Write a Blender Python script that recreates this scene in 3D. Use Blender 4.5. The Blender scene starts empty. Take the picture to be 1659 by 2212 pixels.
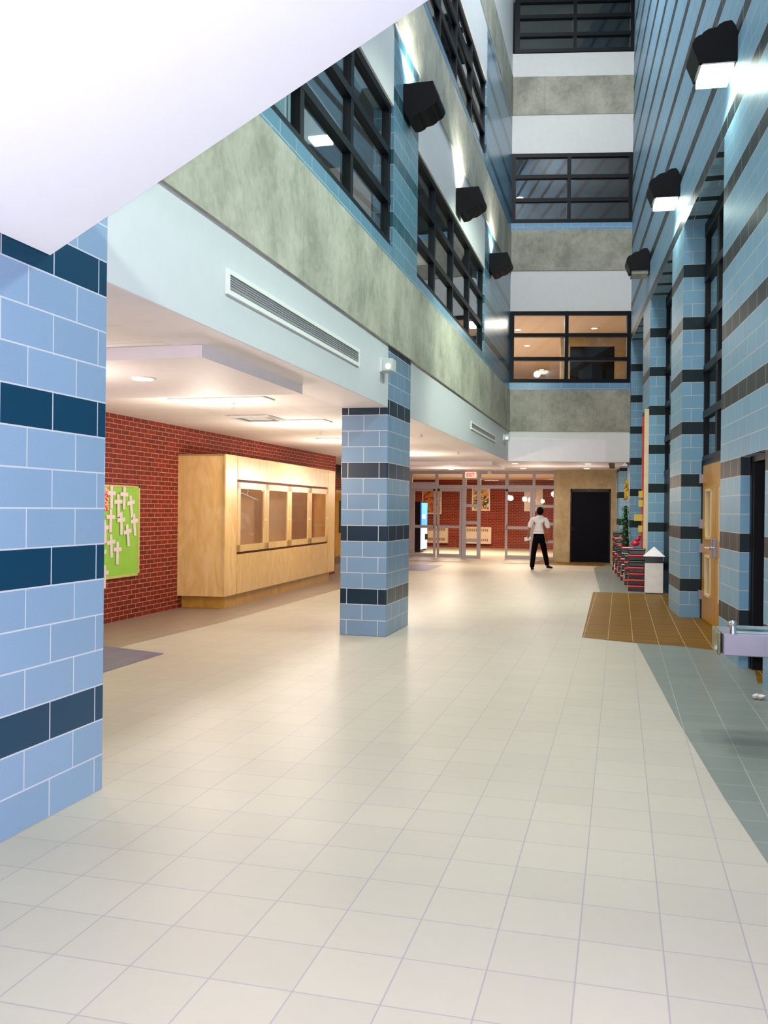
import bpy, bmesh, math, random
from mathutils import Vector, Matrix
random.seed(7)
C = bpy.context.scene.collection
SC = bpy.context.scene
# ---------------------------------------------------------------- camera
cam_d = bpy.data.cameras.new('camera'); cam = bpy.data.objects.new('camera', cam_d); C.objects.link(cam)
EYE = 1.534
yaw, pitch, roll = -0.2572, 0.0035, 0.0107
def camera_matrix():
    c, s = math.cos, math.sin
    A = Matrix(((c(yaw), -s(yaw), 0), (s(yaw), c(yaw), 0), (0, 0, 1)))
    B = Matrix(((1, 0, 0), (0, 0, -1), (0, 1, 0)))
    P = Matrix(((1, 0, 0), (0, c(pitch), -s(pitch)), (0, s(pitch), c(pitch))))
    Q = Matrix(((c(roll), -s(roll), 0), (s(roll), c(roll), 0), (0, 0, 1)))
    M = Q @ P @ B @ A
    R = M.transposed() @ Matrix(((1, 0, 0), (0, -1, 0), (0, 0, -1)))
    return Matrix.Translation((0, 0, EYE)) @ R.to_4x4()
cam.matrix_world = camera_matrix()
cam_d.sensor_fit = 'VERTICAL'; cam_d.sensor_height = 36.0; cam_d.sensor_width = 27.0
cam_d.lens = 36.0 * 1939.4 / 2212.0
cam_d.clip_start = 0.05; cam_d.clip_end = 200
SC.camera = cam
# ---------------------------------------------------------------- world, view, main lights
w = bpy.data.worlds.new('world'); SC.world = w; w.use_nodes = True
w.node_tree.nodes['Background'].inputs[0].default_value = (0.93, 0.93, 0.96, 1)
w.node_tree.nodes['Background'].inputs[1].default_value = 0.45
SC.view_settings.view_transform = 'Standard'; SC.view_settings.look = 'None'
SC.view_settings.gamma = 1.0; SC.view_settings.exposure = 0.0; SC.view_settings.use_curve_mapping = False
SC.cycles.max_bounces = 8; SC.cycles.diffuse_bounces = 5; SC.cycles.glossy_bounces = 4
SC.cycles.transparent_max_bounces = 16; SC.cycles.sample_clamp_indirect = 6.0
SC.cycles.use_denoising = True

def light(kind, name, loc, power, color=(1, 1, 1), size=1.0, size_y=None, rot=(0, 0, 0), spot=None, blend=0.3, spread=None):
    d = bpy.data.lights.new(name, kind); d.energy = power; d.color = color
    if kind == 'AREA':
        d.size = size
        if size_y: d.shape = 'RECTANGLE'; d.size_y = size_y
        if spread: d.spread = spread
    elif kind == 'SPOT':
        d.spot_size = spot; d.spot_blend = blend; d.shadow_soft_size = size
    else: d.shadow_soft_size = size
    o = bpy.data.objects.new(name, d); C.objects.link(o); o.location = loc; o.rotation_euler = rot
    return o
PI = math.pi
WARM = (1.0, 0.80, 0.62); GAL = (1.0, 0.84, 0.72); GREEN = (0.80, 1.0, 0.85); COOL = (0.93, 0.95, 1.0); LAV = (0.86, 0.84, 1.0)
# the photographer's flash, beside the lens
light('POINT', 'camera_flash', (0.05, 0.02, 1.62), 650, (0.88, 0.84, 1.0), 0.04)
# unseen fill lamps, added high above the frame to brighten the atrium
for y in (3.5, 9.5, 15.5):
    light('AREA', 'atrium_fill', (-0.9, y, 15.2), 480, (0.95, 0.96, 1.0), 2.2, 2.2)
light('AREA', 'hall_light_behind', (-0.4, -2.2, 3.4), 60, (1.0, 0.93, 0.90), 2.5, 2.0, (math.radians(25), 0, 0))
# lights under the gallery
for x, y, p in ((-4.4, 3.0, 26), (-4.6, 6.4, 30), (-4.5, 9.3, 44), (-4.5, 12.2, 46), (-4.8, 15.4, 46), (-4.5, 19.3, 50), (-4.5, 24.0, 60), (-2.2, 25.0, 46), (-0.9, 25.0, 26)):
    if y < 20: light('POINT', 'gallery_ceiling_light', (x, y, 2.08), p * 1.4, GAL, 0.12)
    else:
        light('AREA', 'gallery_ceiling_light', (x, y, 2.60), p * 0.8, GAL, 0.5, 0.2); light('POINT', 'gallery_ceiling_fill', (x, y, 2.1), p * 0.5, GAL, 0.1)  # the point lamp is added as fill to brighten the far ceiling
for x, y in ((-6.0, 31.5), (-3.6, 31.5)):
    light('AREA', 'vestibule_light', (x, y, 2.60), 230, (1.0, 0.78, 0.56), 1.2, 0.6)

# ---------------------------------------------------------------- materials
def lin(c): c /= 255.0; return c / 12.92 if c <= 0.04045 else ((c + 0.055) / 1.055) ** 2.4
def rgb(r, g, b): return (lin(r), lin(g), lin(b), 1)
MATS = {}
def base_mat(name, rough=0.5, metal=0.0, spec=0.5):
    m = bpy.data.materials.new(name); m.use_nodes = True
    b = m.node_tree.nodes['Principled BSDF']; b.inputs['Roughness'].default_value = rough
    b.inputs['Metallic'].default_value = metal; b.inputs['Specular IOR Level'].default_value = spec
    return m, m.node_tree, b
def plain(name, col, rough=0.5, metal=0.0, var=0.06, scale=8.0, bump=0.0, spec=0.5):
    if name in MATS: return MATS[name]
    m, nt, b = base_mat(name, rough, metal, spec)
    tc = nt.nodes.new('ShaderNodeTexCoord'); n = nt.nodes.new('ShaderNodeTexNoise'); n.inputs['Scale'].default_value = scale
    n.inputs['Detail'].default_value = 4
    nt.links.new(tc.outputs['Object'], n.inputs['Vector'])
    r = nt.nodes.new('ShaderNodeValToRGB'); c = rgb(*col)
    r.color_ramp.elements[0].position = 0.3; r.color_ramp.elements[1].position = 0.7
    r.color_ramp.elements[0].color = tuple(x * (1 - var) for x in c[:3]) + (1,)
    r.color_ramp.elements[1].color = tuple(min(1, x * (1 + var)) for x in c[:3]) + (1,)
    nt.links.new(n.outputs['Fac'], r.inputs[0]); nt.links.new(r.outputs[0], b.inputs['Base Color'])
    if bump:
        bp = nt.nodes.new('ShaderNodeBump'); bp.inputs['Strength'].default_value = bump; bp.inputs['Distance'].default_value = 0.01
        nt.links.new(n.outputs['Fac'], bp.inputs['Height']); nt.links.new(bp.outputs[0], b.inputs['Normal'])
    MATS[name] = m; return m
def emis(name, col, strength):
    if name in MATS: return MATS[name]
    m, nt, b = base_mat(name, 0.4)
    b.inputs['Base Color'].default_value = rgb(*col)
    b.inputs['Emission Color'].default_value = rgb(*col); b.inputs['Emission Strength'].default_value = strength
    MATS[name] = m; return m
def math_node(nt, op, a, bv=None):
    n = nt.nodes.new('ShaderNodeMath'); n.operation = op
    if isinstance(a, (int, float)): n.inputs[0].default_value = a
    else: nt.links.new(a, n.inputs[0])
    if bv is not None:
        if isinstance(bv, (int, float)): n.inputs[1].default_value = bv
        else: nt.links.new(bv, n.inputs[1])
    return n.outputs[0]
COURSE = 0.19
def block_mat(name, light_c, dark_c, mortar_c, rough=0.28, shift=0.0, bands=True, spec=0.5):
    """burnished block, running bond; every fourth course from the third up is dark"""
    if name in MATS: return MATS[name]
    m, nt, b = base_mat(name, rough, 0, spec)
    uv = nt.nodes.new('ShaderNodeUVMap'); uv.uv_map = 'UVMap'
    mp = nt.nodes.new('ShaderNodeMapping'); mp.inputs['Location'].default_value = (shift, 0, 0)
    nt.links.new(uv.outputs[0], mp.inputs[0])
    br = nt.nodes.new('ShaderNodeTexBrick'); br.inputs['Scale'].default_value = 1.0
    br.inputs['Brick Width'].default_value = 0.39; br.inputs['Row Height'].default_value = COURSE
    br.inputs['Mortar Size'].default_value = 0.0042; br.inputs['Mortar Smooth'].default_value = 0.15
    br.inputs['Color1'].default_value = (0, 0, 0, 1); br.inputs['Color2'].default_value = (0.12, 0.12, 0.12, 1)
    nt.links.new(mp.outputs[0], br.inputs['Vector'])
    no = nt.nodes.new('ShaderNodeTexNoise'); no.inputs['Scale'].default_value = 90; no.inputs['Detail'].default_value = 3
    nt.links.new(uv.outputs[0], no.inputs['Vector'])
    sep = nt.nodes.new('ShaderNodeSeparateXYZ'); nt.links.new(uv.outputs[0], sep.inputs[0])
    row = math_node(nt, 'FLOOR', math_node(nt, 'DIVIDE', sep.outputs[1], COURSE))
    isd = math_node(nt, 'COMPARE', math_node(nt, 'MODULO', row, 4.0), 2.0); isd.node.inputs[2].default_value = 0.1
    mx = nt.nodes.new('ShaderNodeMix'); mx.data_type = 'RGBA'
    mx.inputs['A'].default_value = rgb(*light_c); mx.inputs['B'].default_value = rgb(*dark_c)
    if bands: nt.links.new(isd, mx.inputs['Factor'])
    else: mx.inputs['Factor'].default_value = 0
    hv = nt.nodes.new('ShaderNodeHueSaturation'); nt.links.new(mx.outputs['Result'], hv.inputs['Color'])
    bw = nt.nodes.new('ShaderNodeRGBToBW'); nt.links.new(br.outputs['Color'], bw.inputs[0])
    val = math_node(nt, 'ADD', math_node(nt, 'ADD', math_node(nt, 'MULTIPLY', bw.outputs[0], 0.8), 0.86), math_node(nt, 'MULTIPLY', no.outputs['Fac'], 0.18))
    nt.links.new(val, hv.inputs['Value'])
    m2 = nt.nodes.new('ShaderNodeMix'); m2.data_type = 'RGBA'; nt.links.new(br.outputs['Fac'], m2.inputs['Factor'])
    nt.links.new(hv.outputs[0], m2.inputs['A']); m2.inputs['B'].default_value = rgb(*mortar_c)
    nt.links.new(m2.outputs['Result'], b.inputs['Base Color'])
    bp = nt.nodes.new('ShaderNodeBump'); bp.inputs['Strength'].default_value = 0.25; bp.inputs['Distance'].default_value = 0.004; bp.invert = True
    nt.links.new(br.outputs['Fac'], bp.inputs['Height']); nt.links.new(bp.outputs[0], b.inputs['Normal'])
    MATS[name] = m; return m
def brick_mat(name, c1, c2, mortar_c, bw_=0.2, rh=0.0655, ms=0.0042, rough=0.75, offset=0.5, shift=(0, 0), noise=0.25, bump=0.5, spec=0.4):
    if name in MATS: return MATS[name]
    m, nt, b = base_mat(name, rough, 0, spec)
    uv = nt.nodes.new('ShaderNodeUVMap'); uv.uv_map = 'UVMap'
    mp = nt.nodes.new('ShaderNodeMapping'); mp.inputs['Location'].default_value = (shift[0], shift[1], 0)
    nt.links.new(uv.outputs[0], mp.inputs[0])
    br = nt.nodes.new('ShaderNodeTexBrick'); br.offset = offset; br.inputs['Scale'].default_value = 1.0
    br.inputs['Brick Width'].default_value = bw_; br.inputs['Row Height'].default_value = rh
    br.inputs['Mortar Size'].default_value = ms; br.inputs['Mortar Smooth'].default_value = 0.1
    br.inputs['Color1'].default_value = rgb(*c1); br.inputs['Color2'].default_value = rgb(*c2); br.inputs['Mortar'].default_value = rgb(*mortar_c)
    nt.links.new(mp.outputs[0], br.inputs['Vector'])
    no = nt.nodes.new('ShaderNodeTexNoise'); no.inputs['Scale'].default_value = 14; no.inputs['Detail'].default_value = 6
    nt.links.new(uv.outputs[0], no.inputs['Vector'])
    hv = nt.nodes.new('ShaderNodeHueSaturation'); nt.links.new(br.outputs['Color'], hv.inputs['Color'])
    nt.links.new(math_node(nt, 'ADD', math_node(nt, 'MULTIPLY', no.outputs['Fac'], noise), 1 - noise / 2), hv.inputs['Value'])
    nt.links.new(hv.outputs[0], b.inputs['Base Color'])
    if bump:
        bp = nt.nodes.new('ShaderNodeBump'); bp.inputs['Strength'].default_value = bump; bp.inputs['Distance'].default_value = 0.004; bp.invert = True
        nt.links.new(br.outputs['Fac'], bp.inputs['Height']); nt.links.new(bp.outputs[0], b.inputs['Normal'])
    MATS[name] = m; return m
def concrete_mat(name, c1, c2, scale=1.2, rough=0.7):
    if name in MATS: return MATS[name]
    m, nt, b = base_mat(name, rough)
    uv = nt.nodes.new('ShaderNodeUVMap'); uv.uv_map = 'UVMap'
    mp = nt.nodes.new('ShaderNodeMapping'); mp.inputs['Scale'].default_value = (1.15, 0.9, 1); nt.links.new(uv.outputs[0], mp.inputs[0])
    n1 = nt.nodes.new('ShaderNodeTexNoise'); n1.inputs['Scale'].default_value = scale; n1.inputs['Detail'].default_value = 9; n1.inputs['Roughness'].default_value = 0.62
    n2 = nt.nodes.new('ShaderNodeTexNoise'); n2.inputs['Scale'].default_value = 9; n2.inputs['Detail'].default_value = 8; n2.inputs['Distortion'].default_value = 1.0
    nt.links.new(mp.outputs[0], n1.inputs[0]); nt.links.new(mp.outputs[0], n2.inputs[0])
    f = math_node(nt, 'ADD', math_node(nt, 'MULTIPLY', n1.outputs['Fac'], 0.75), math_node(nt, 'MULTIPLY', n2.outputs['Fac'], 0.25))
    r = nt.nodes.new('ShaderNodeValToRGB'); r.color_ramp.elements[0].position = 0.38; r.color_ramp.elements[1].position = 0.62
    r.color_ramp.elements[0].color = rgb(*c1); r.color_ramp.elements[1].color = rgb(*c2)
    nt.links.new(f, r.inputs[0])
    br = nt.nodes.new('ShaderNodeTexBrick'); br.offset = 0; br.inputs['Brick Width'].default_value = 2.44; br.inputs['Row Height'].default_value = 30
    br.inputs['Scale'].default_value = 1; br.inputs['Mortar Size'].default_value = 0.007; br.inputs['Mortar Smooth'].default_value = 1.0
    nt.links.new(uv.outputs[0], br.inputs['Vector'])
    mx = nt.nodes.new('ShaderNodeMix'); mx.data_type = 'RGBA'; nt.links.new(r.outputs[0], mx.inputs['A'])
    mx.inputs['B'].default_value = tuple(x * 0.72 for x in rgb(*c1)[:3]) + (1,)
    nt.links.new(math_node(nt, 'MULTIPLY', br.outputs['Fac'], 0.7), mx.inputs['Factor'])
    nt.links.new(mx.outputs['Result'], b.inputs['Base Color'])
    bp = nt.nodes.new('ShaderNodeBump'); bp.inputs['Strength'].default_value = 0.15; bp.inputs['Distance'].default_value = 0.01
    nt.links.new(n2.outputs['Fac'], bp.inputs['Height']); nt.links.new(bp.outputs[0], b.inputs['Normal'])
    MATS[name] = m; return m
def wood_mat(name, c1, c2, axis='Z', rough=0.35):
    if name in MATS: return MATS[name]
    m, nt, b = base_mat(name, rough)
    tc = nt.nodes.new('ShaderNodeTexCoord'); mp = nt.nodes.new('ShaderNodeMapping')
    mp.inputs['Scale'].default_value = (2.2, 2.2, 0.7); nt.links.new(tc.outputs['Object'], mp.inputs[0])
    n = nt.nodes.new('ShaderNodeTexNoise'); n.inputs['Scale'].default_value = 2.4; n.inputs['Detail'].default_value = 9; n.inputs['Distortion'].default_value = 2.2
    nt.links.new(mp.outputs[0], n.inputs[0])
    r = nt.nodes.new('ShaderNodeValToRGB'); r.color_ramp.elements[0].position = 0.35; r.color_ramp.elements[1].position = 0.66
    r.color_ramp.elements[0].color = rgb(*c1); r.color_ramp.elements[1].color = rgb(*c2)
    nt.links.new(n.outputs['Fac'], r.inputs[0]); nt.links.new(r.outputs[0], b.inputs['Base Color'])
    MATS[name] = m; return m
def glass_mat(name, tint=(0.92, 0.97, 0.96), refl=1.0):
    if name in MATS: return MATS[name]
    m = bpy.data.materials.new(name); m.use_nodes = True; nt = m.node_tree; nt.nodes.clear()
    o = nt.nodes.new('ShaderNodeOutputMaterial'); mx = nt.nodes.new('ShaderNodeMixShader')
    t = nt.nodes.new('ShaderNodeBsdfTransparent'); t.inputs[0].default_value = tint + (1,)
    g = nt.nodes.new('ShaderNodeBsdfGlossy'); g.inputs['Roughness'].default_value = 0.015
    f = nt.nodes.new('ShaderNodeLayerWeight'); f.inputs['Blend'].default_value = 0.5
    k = math_node(nt, 'ADD', math_node(nt, 'MULTIPLY', math_node(nt, 'POWER', f.outputs['Facing'], 4.0), 0.8 * refl), 0.05 * refl)
    nt.links.new(k, mx.inputs[0]); nt.links.new(t.outputs[0], mx.inputs[1]); nt.links.new(g.outputs[0], mx.inputs[2])
    nt.links.new(mx.outputs[0], o.inputs[0]); MATS[name] = m; return m
def blotch_mat(name, cols, scale=6, rough=0.5):
    """abstract painted patches"""
    m, nt, b = base_mat(name, rough)
    tc = nt.nodes.new('ShaderNodeTexCoord'); n = nt.nodes.new('ShaderNodeTexNoise'); n.inputs['Scale'].default_value = scale
    n.inputs['Detail'].default_value = 2; n.inputs['Distortion'].default_value = 1.5
    nt.links.new(tc.outputs['Object'], n.inputs[0]); r = nt.nodes.new('ShaderNodeValToRGB'); r.color_ramp.interpolation = 'CONSTANT'
    els = r.color_ramp.elements
    while len(els) < len(cols): els.new(0.5)
    for i, c in enumerate(cols):
        els[i].position = 0.0 if i == 0 else 0.34 + 0.34 * (i - 1) / max(1, len(cols) - 2)
        els[i].color = rgb(*c)
    nt.links.new(n.outputs['Fac'], r.inputs[0]); nt.links.new(r.outputs[0], b.inputs['Base Color']); return m

M_BLOCK_COL = block_mat('block_column', (138, 162, 190), (6, 58, 86), (205, 205, 212), shift=0.245)
M_BLOCK_PIL = block_mat('block_pillar', (120, 148, 176), (4, 40, 60), (205, 205, 208), shift=0.265)
M_BLOCK = block_mat('block_wall', (122, 166, 192), (22, 42, 48), (196, 196, 190), rough=0.42, spec=0.28)
M_BLOCK_PLAIN = block_mat('block_plain', (118, 160, 190), (30, 70, 88), (196, 196, 190), rough=0.25, bands=False)
M_BLOCK_GAL = block_mat('block_gallery', (98, 138, 158), (48, 88, 102), (190, 196, 190), rough=0.28)
M_BRICK = brick_mat('red_brick', (134, 38, 12), (112, 28, 8), (190, 138, 112))
M_CONC = concrete_mat('concrete', (138, 136, 120), (184, 180, 162))
M_CONC_D = concrete_mat('concrete_brown', (150, 128, 88), (178, 158, 118), 2.0)
M_WHITE = plain('white_paint', (227, 225, 220), 0.6, var=0.02)
M_FASCIA = plain('fascia_paint', (205, 204, 206), 0.6, var=0.015)
M_SLAB = plain('white_stair_plaster', (253, 248, 252), 0.5, var=0.01)
M_SOFFIT = plain('soffit_paint', (238, 230, 232), 0.65, var=0.02)
M_TILECEIL = brick_mat('ceiling_tile', (238, 230, 226), (234, 227, 223), (186, 174, 168), 1.22, 0.61, 0.004, 0.8, 0.0, (0.2, 0.1), 0.03, 0.1)
FT = dict(bw_=0.288, rh=0.301, ms=0.0028, offset=0.0, shift=(0.125, -2.98 + 0.301 * 12), bump=0.15, noise=0.07)
M_F_BEIGE = brick_mat('floor_beige', (178, 169, 152), (173, 164, 148), (152, 141, 143), rough=0.42, spec=0.35, **FT)
M_F_GREY = brick_mat('floor_grey', (122, 128, 118), (116, 122, 114), (158, 158, 146), rough=0.38, **FT)
M_F_BROWN = brick_mat('floor_brown', (116, 82, 14), (108, 74, 10), (186, 164, 118), rough=0.45, spec=0.12, **FT)
M_F_PURPLE = brick_mat('floor_slate', (112, 108, 128), (106, 102, 122), (146, 138, 140), rough=0.4, **FT)
M_F_TAUPE = brick_mat('floor_taupe', (146, 130, 112), (140, 124, 108), (176, 160, 148), rough=0.4, **FT)
M_BLACK = plain('black_metal', (7, 7, 9), 0.5, var=0.1, spec=0.2)
M_BLACKFR = plain('window_black', (8, 12, 16), 0.45, var=0.1, spec=0.25)
M_ALU = plain('brushed_aluminium', (172, 164, 168), 0.45, 0.0, var=0.04)
M_STEEL = plain('stainless', (160, 154, 168), 0.3, 0.5, var=0.03)
M_CHROME = plain('chrome', (225, 225, 230), 0.12, 1.0, var=0.02)
M_GLASS = glass_mat('clear_glass', (0.95, 0.97, 0.96), 0.3); M_GLASS2 = glass_mat('gallery_glass', (0.80, 0.86, 0.88), 1.3)
M_BIRCH = wood_mat('birch_veneer', (220, 178, 108), (232, 198, 138))
M_BIRCH_D = wood_mat('birch_base', (186, 136, 48), (204, 156, 70))
M_DOORW = wood_mat('door_veneer', (176, 124, 8), (192, 142, 22))
M_TRIMW = wood_mat('pale_trim', (226, 196, 140), (236, 208, 158))
M_DARKROOM = plain('dark_interior', (30, 30, 34), 0.7)

# ---------------------------------------------------------------- mesh building
class MB:
    def __init__(s): s.v = []; s.f = []; s.mi = []; s.cur = 0
    def face(s, pts):
        i = len(s.v); s.v += [Vector(p) for p in pts]; s.f.append(list(range(i, i + len(pts)))); s.mi.append(s.cur); return s
    def vecbox(s, o, a, b, c):
        o, a, b, c = Vector(o), Vector(a), Vector(b), Vector(c)
        if a.cross(b).dot(c) < 0: a, b = b, a
        P = [o, o + a, o + a + b, o + b]; Q = [p + c for p in P]; i = len(s.v); s.v += P + Q
        for q in ((3, 2, 1, 0), (4, 5, 6, 7), (0, 1, 5, 4), (1, 2, 6, 5), (2, 3, 7, 6), (3, 0, 4, 7)):
            s.f.append([i + k for k in q]); s.mi.append(s.cur)
        return s
    def box(s, x0, x1, y0, y1, z0, z1):
        return s.vecbox((min(x0, x1), min(y0, y1), min(z0, z1)), (abs(x1 - x0), 0, 0), (0, abs(y1 - y0), 0), (0, 0, abs(z1 - z0)))
    def prism(s, poly, z0, z1):
        """vertical prism of an xy polygon (counter-clockwise)"""
        ar = sum(poly[i][0] * poly[(i + 1) % len(poly)][1] - poly[(i + 1) % len(poly)][0] * poly[i][1] for i in range(len(poly)))
        if ar < 0: poly = poly[::-1]
        n = len(poly); i = len(s.v)
        s.v += [Vector((p[0], p[1], z0)) for p in poly] + [Vector((p[0], p[1], z1)) for p in poly]
        s.f.append([i + k for k in range(n)][::-1]); s.f.append([i + n + k for k in range(n)]); s.mi += [s.cur] * 2
        for k in range(n):
            s.f.append([i + k, i + (k + 1) % n, i + n + (k + 1) % n, i + n + k]); s.mi.append(s.cur)
        return s
    def extrude(s, pts, vec):
        """any planar 3-D outline pushed along vec"""
        pts = [Vector(p) for p in pts]; vec = Vector(vec); nrm = Vector((0, 0, 0))
        for k in range(len(pts)): nrm += pts[k].cross(pts[(k + 1) % len(pts)])
        if nrm.dot(vec) < 0: pts = pts[::-1]
        n = len(pts); i = len(s.v); s.v += pts + [p + vec for p in pts]
        s.f.append([i + k for k in range(n)][::-1]); s.f.append([i + n + k for k in range(n)]); s.mi += [s.cur] * 2
        for k in range(n):
            s.f.append([i + k, i + (k + 1) % n, i + n + (k + 1) % n, i + n + k]); s.mi.append(s.cur)
        return s
    def tube(s, pts, r, n=10, cap=True):
        pts = [Vector(p) for p in pts]; rs = r if isinstance(r, (list, tuple)) else [r] * len(pts); rings = []
        for k, p in enumerate(pts):
            d = (pts[min(k + 1, len(pts) - 1)] - pts[max(k - 1, 0)]).normalized()
            up = Vector((0, 0, 1)) if abs(d.z) < 0.9 else Vector((1, 0, 0))
            a = d.cross(up).normalized(); b = d.cross(a).normalized(); i = len(s.v)
            s.v += [p + (a * math.cos(2 * PI * q / n) + b * math.sin(2 * PI * q / n)) * rs[k] for q in range(n)]; rings.append(i)
        for k in range(len(rings) - 1):
            A, B = rings[k], rings[k + 1]
            for q in range(n):
                s.f.append([A + q, B + q, B + (q + 1) % n, A + (q + 1) % n]); s.mi.append(s.cur)
        if cap:
            s.f.append([rings[0] + q for q in range(n)]); s.f.append([rings[-1] + q for q in range(n)][::-1]); s.mi += [s.cur] * 2
        return s
    def ell(s, c, r, nu=16, nv=10):
        c = Vector(c); i = len(s.v)
        for a in range(nv + 1):
            th = PI * a / nv
            for b_ in range(nu):
                ph = 2 * PI * b_ / nu
                s.v.append(c + Vector((r[0] * math.sin(th) * math.cos(ph), r[1] * math.sin(th) * math.sin(ph), r[2] * math.cos(th))))
        for a in range(nv):
            for b_ in range(nu):
                s.f.append([i + a * nu + b_, i + (a + 1) * nu + b_, i + (a + 1) * nu + (b_ + 1) % nu, i + a * nu + (b_ + 1) % nu]); s.mi.append(s.cur)
        return s
    def build(s, name, mats, parent=None, origin=None, smooth=False, bevel=0.0, world=True):
        me = bpy.data.meshes.new(name); off = Vector((0, 0, 0))
        if parent is not None and world: 
            p = parent
            while p is not None: off += Vector(p.location); p = p.parent
        if origin is not None: off = Vector(origin)
        me.from_pydata([tuple(v - off) for v in s.v], [], s.f)
        if not isinstance(mats, (list, tuple)): mats = [mats]
        for m in mats: me.materials.append(m)
        uvl = me.uv_layers.new(name='UVMap')
        for pi, poly in enumerate(me.polygons):
            poly.material_index = s.mi[pi]; poly.use_smooth = smooth
            vs = [s.v[k] for k in s.f[pi]]; n = Vector((0, 0, 0))
            for k in range(len(vs)): n += vs[k].cross(vs[(k + 1) % len(vs)])
            n.normalize()
            if abs(n.z) > 0.75: uvs = [(v.x, v.y) for v in vs]
            else:
                t = Vector((0, 0, 1)).cross(n).normalized(); uvs = [(v.dot(t), v.z) for v in vs]
            for li, uv in zip(poly.loop_indices, uvs): uvl.data[li].uv = uv
        me.update(); o = bpy.data.objects.new(name, me); C.objects.link(o)
        if parent is not None: o.parent = parent
        if origin is not None and parent is None: o.location = origin
        if bevel:
            b = o.modifiers.new('bevel', 'BEVEL'); b.width = bevel; b.segments = 2; b.limit_method = 'ANGLE'; b.angle_limit = 0.7
        if smooth:
            try: me.set_sharp_from_angle(angle=0.7)
            except Exception: pass
        return o
def tag(o, label=None, cat=None, group=None, kind=None):
    if label: o['label'] = label
    if cat: o['category'] = cat
    if group: o['group'] = group
    if kind: o['kind'] = kind
    return o
def thing(name, label, cat, loc=(0, 0, 0), rotz=0, group=None):
    o = bpy.data.objects.new(name, None); C.objects.link(o); o.location = loc; o.rotation_euler = (0, 0, rotz); o.empty_display_size = 0.1
    return tag(o, label, cat, group)
def struct(o, label=None): o['kind'] = 'structure'; 
def S(mb, name, mats, label=None, **k):
    o = mb.build(name, mats, **k); o['kind'] = 'structure'
    if label: o['label'] = label
    return o
def copy_tree(o, parent=None):
    c = o.copy(); C.objects.link(c); c.parent = parent
    for ch in list(o.children): copy_tree(ch, c)
    return c

# ---------------------------------------------------------------- frames of reference
XP = -2.70                                    # plane of the gallery fascia and pillars
WD = Vector((-0.0705, 0.9975, 0)); WN = Vector((0.9975, 0.0705, 0)); W0 = Vector((1.15, 9.55, 0))
def W(s, off=0.0, z=0.0): return W0 + WD * (s - 9.55) + WN * off + Vector((0, 0, z))
def Wbox(mb, s0, s1, o0, o1, z0, z1): return mb.vecbox(W(s0, o0, z0), WD * (s1 - s0), WN * (o1 - o0), (0, 0, z1 - z0))
FD = Vector((0.981, 0.192, 0)); FN = Vector((-0.192, 0.981, 0)); F0 = Vector((-2.70, 22.34, 0))   # far end wall
def FW(t, off=0.0, z=0.0): return F0 + FD * t + FN * off + Vector((0, 0, z))
def Fbox(mb, t0, t1, o0, o1, z0, z1): return mb.vecbox(FW(t0, o0, z0), FD * (t1 - t0), FN * (o1 - o0), (0, 0, z1 - z0))

# ---------------------------------------------------------------- floor
mb = MB()
mb.face([(-12, -5, 0), (4, -5, 0), (4, 40, 0), (-12, 40, 0)])
def patch(i, pts, z): 
    mb.cur = i
    ar = sum(pts[k][0] * pts[(k + 1) % len(pts)][1] - pts[(k + 1) % len(pts)][0] * pts[k][1] for k in range(len(pts)))
    if ar < 0: pts = pts[::-1]
    mb.face([(p[0], p[1], z) for p in pts])
patch(1, [(0.20, 10.92), (0.42, 7.03), (0.56, 5.10), (0.72, 3.4), (1.2, -2), (3.5, -2), (3.5, 11.0), (1.2, 10.7)], 0.0015)
patch(1, [(-0.67, 24.64), (-0.35, 17.5), (1.5, 17.4), (0.6, 24.0), (0.2, 27.3), (-0.5, 27.3)], 0.0015)
patch(2, [(-0.48, 17.46), (-0.43, 11.14), (0.19, 10.88), (0.71, 10.76), (1.08, 10.57), (1.7, 10.3), (1.9, 17.4), (0.6, 17.45)], 0.003)
patch(2, [(1.21, 8.66), (1.9, 8.7), (1.9, 9.6), (1.3, 9.5)], 0.003)
patch(2, [(-2.5, 25.9), (-0.45, 25.7), (-0.3, 27.3), (-1.9, 27.3), (-1.9, 28.1), (-2.2, 30.0)], 0.003)
patch(4, [(-7.6, 3.0), (-5.25, 3.0), (-5.23, 8.99), (-5.11, 11.03), (-5.14, 16.34), (-5.2, 27.8), (-7.6, 27.8)], 0.0015)
patch(3, [(-5.51, 8.74), (-4.58, 8.47), (-4.58, 5.6), (-5.5, 5.6)], 0.003)
patch(3, [(-5.58, 24.35), (-4.66, 24.32), (-4.63, 21.96), (-5.58, 21.63)], 0.003)
S(mb, 'floor', [M_F_BEIGE, M_F_GREY, M_F_BROWN, M_F_PURPLE, M_F_TAUPE], 'beige square tile floor with grey, brown and slate inlays')

# ---------------------------------------------------------------- left pillars
mb = MB().box(XP - 0.60, XP, 1.0, 4.32, 0, 3.49)
o = mb.build('tiled_pillar', M_BLOCK_COL, origin=(XP - 0.3, 2.6, 0), bevel=0.004)
tag(o, 'large blue block pillar in the near left foreground with dark bands', 'pillar', 'banded block pillars')
mb = MB().box(XP - 0.575, XP + 0.004, 10.39, 11.57, 0, 3.49)
o = mb.build('tiled_pillar', M_BLOCK_PIL, origin=(XP - 0.29, 11.0, 0), bevel=0.012)
tag(o, 'free-standing blue block pillar in the middle of the hall with dark bands', 'pillar', 'banded block pillars')

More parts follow.
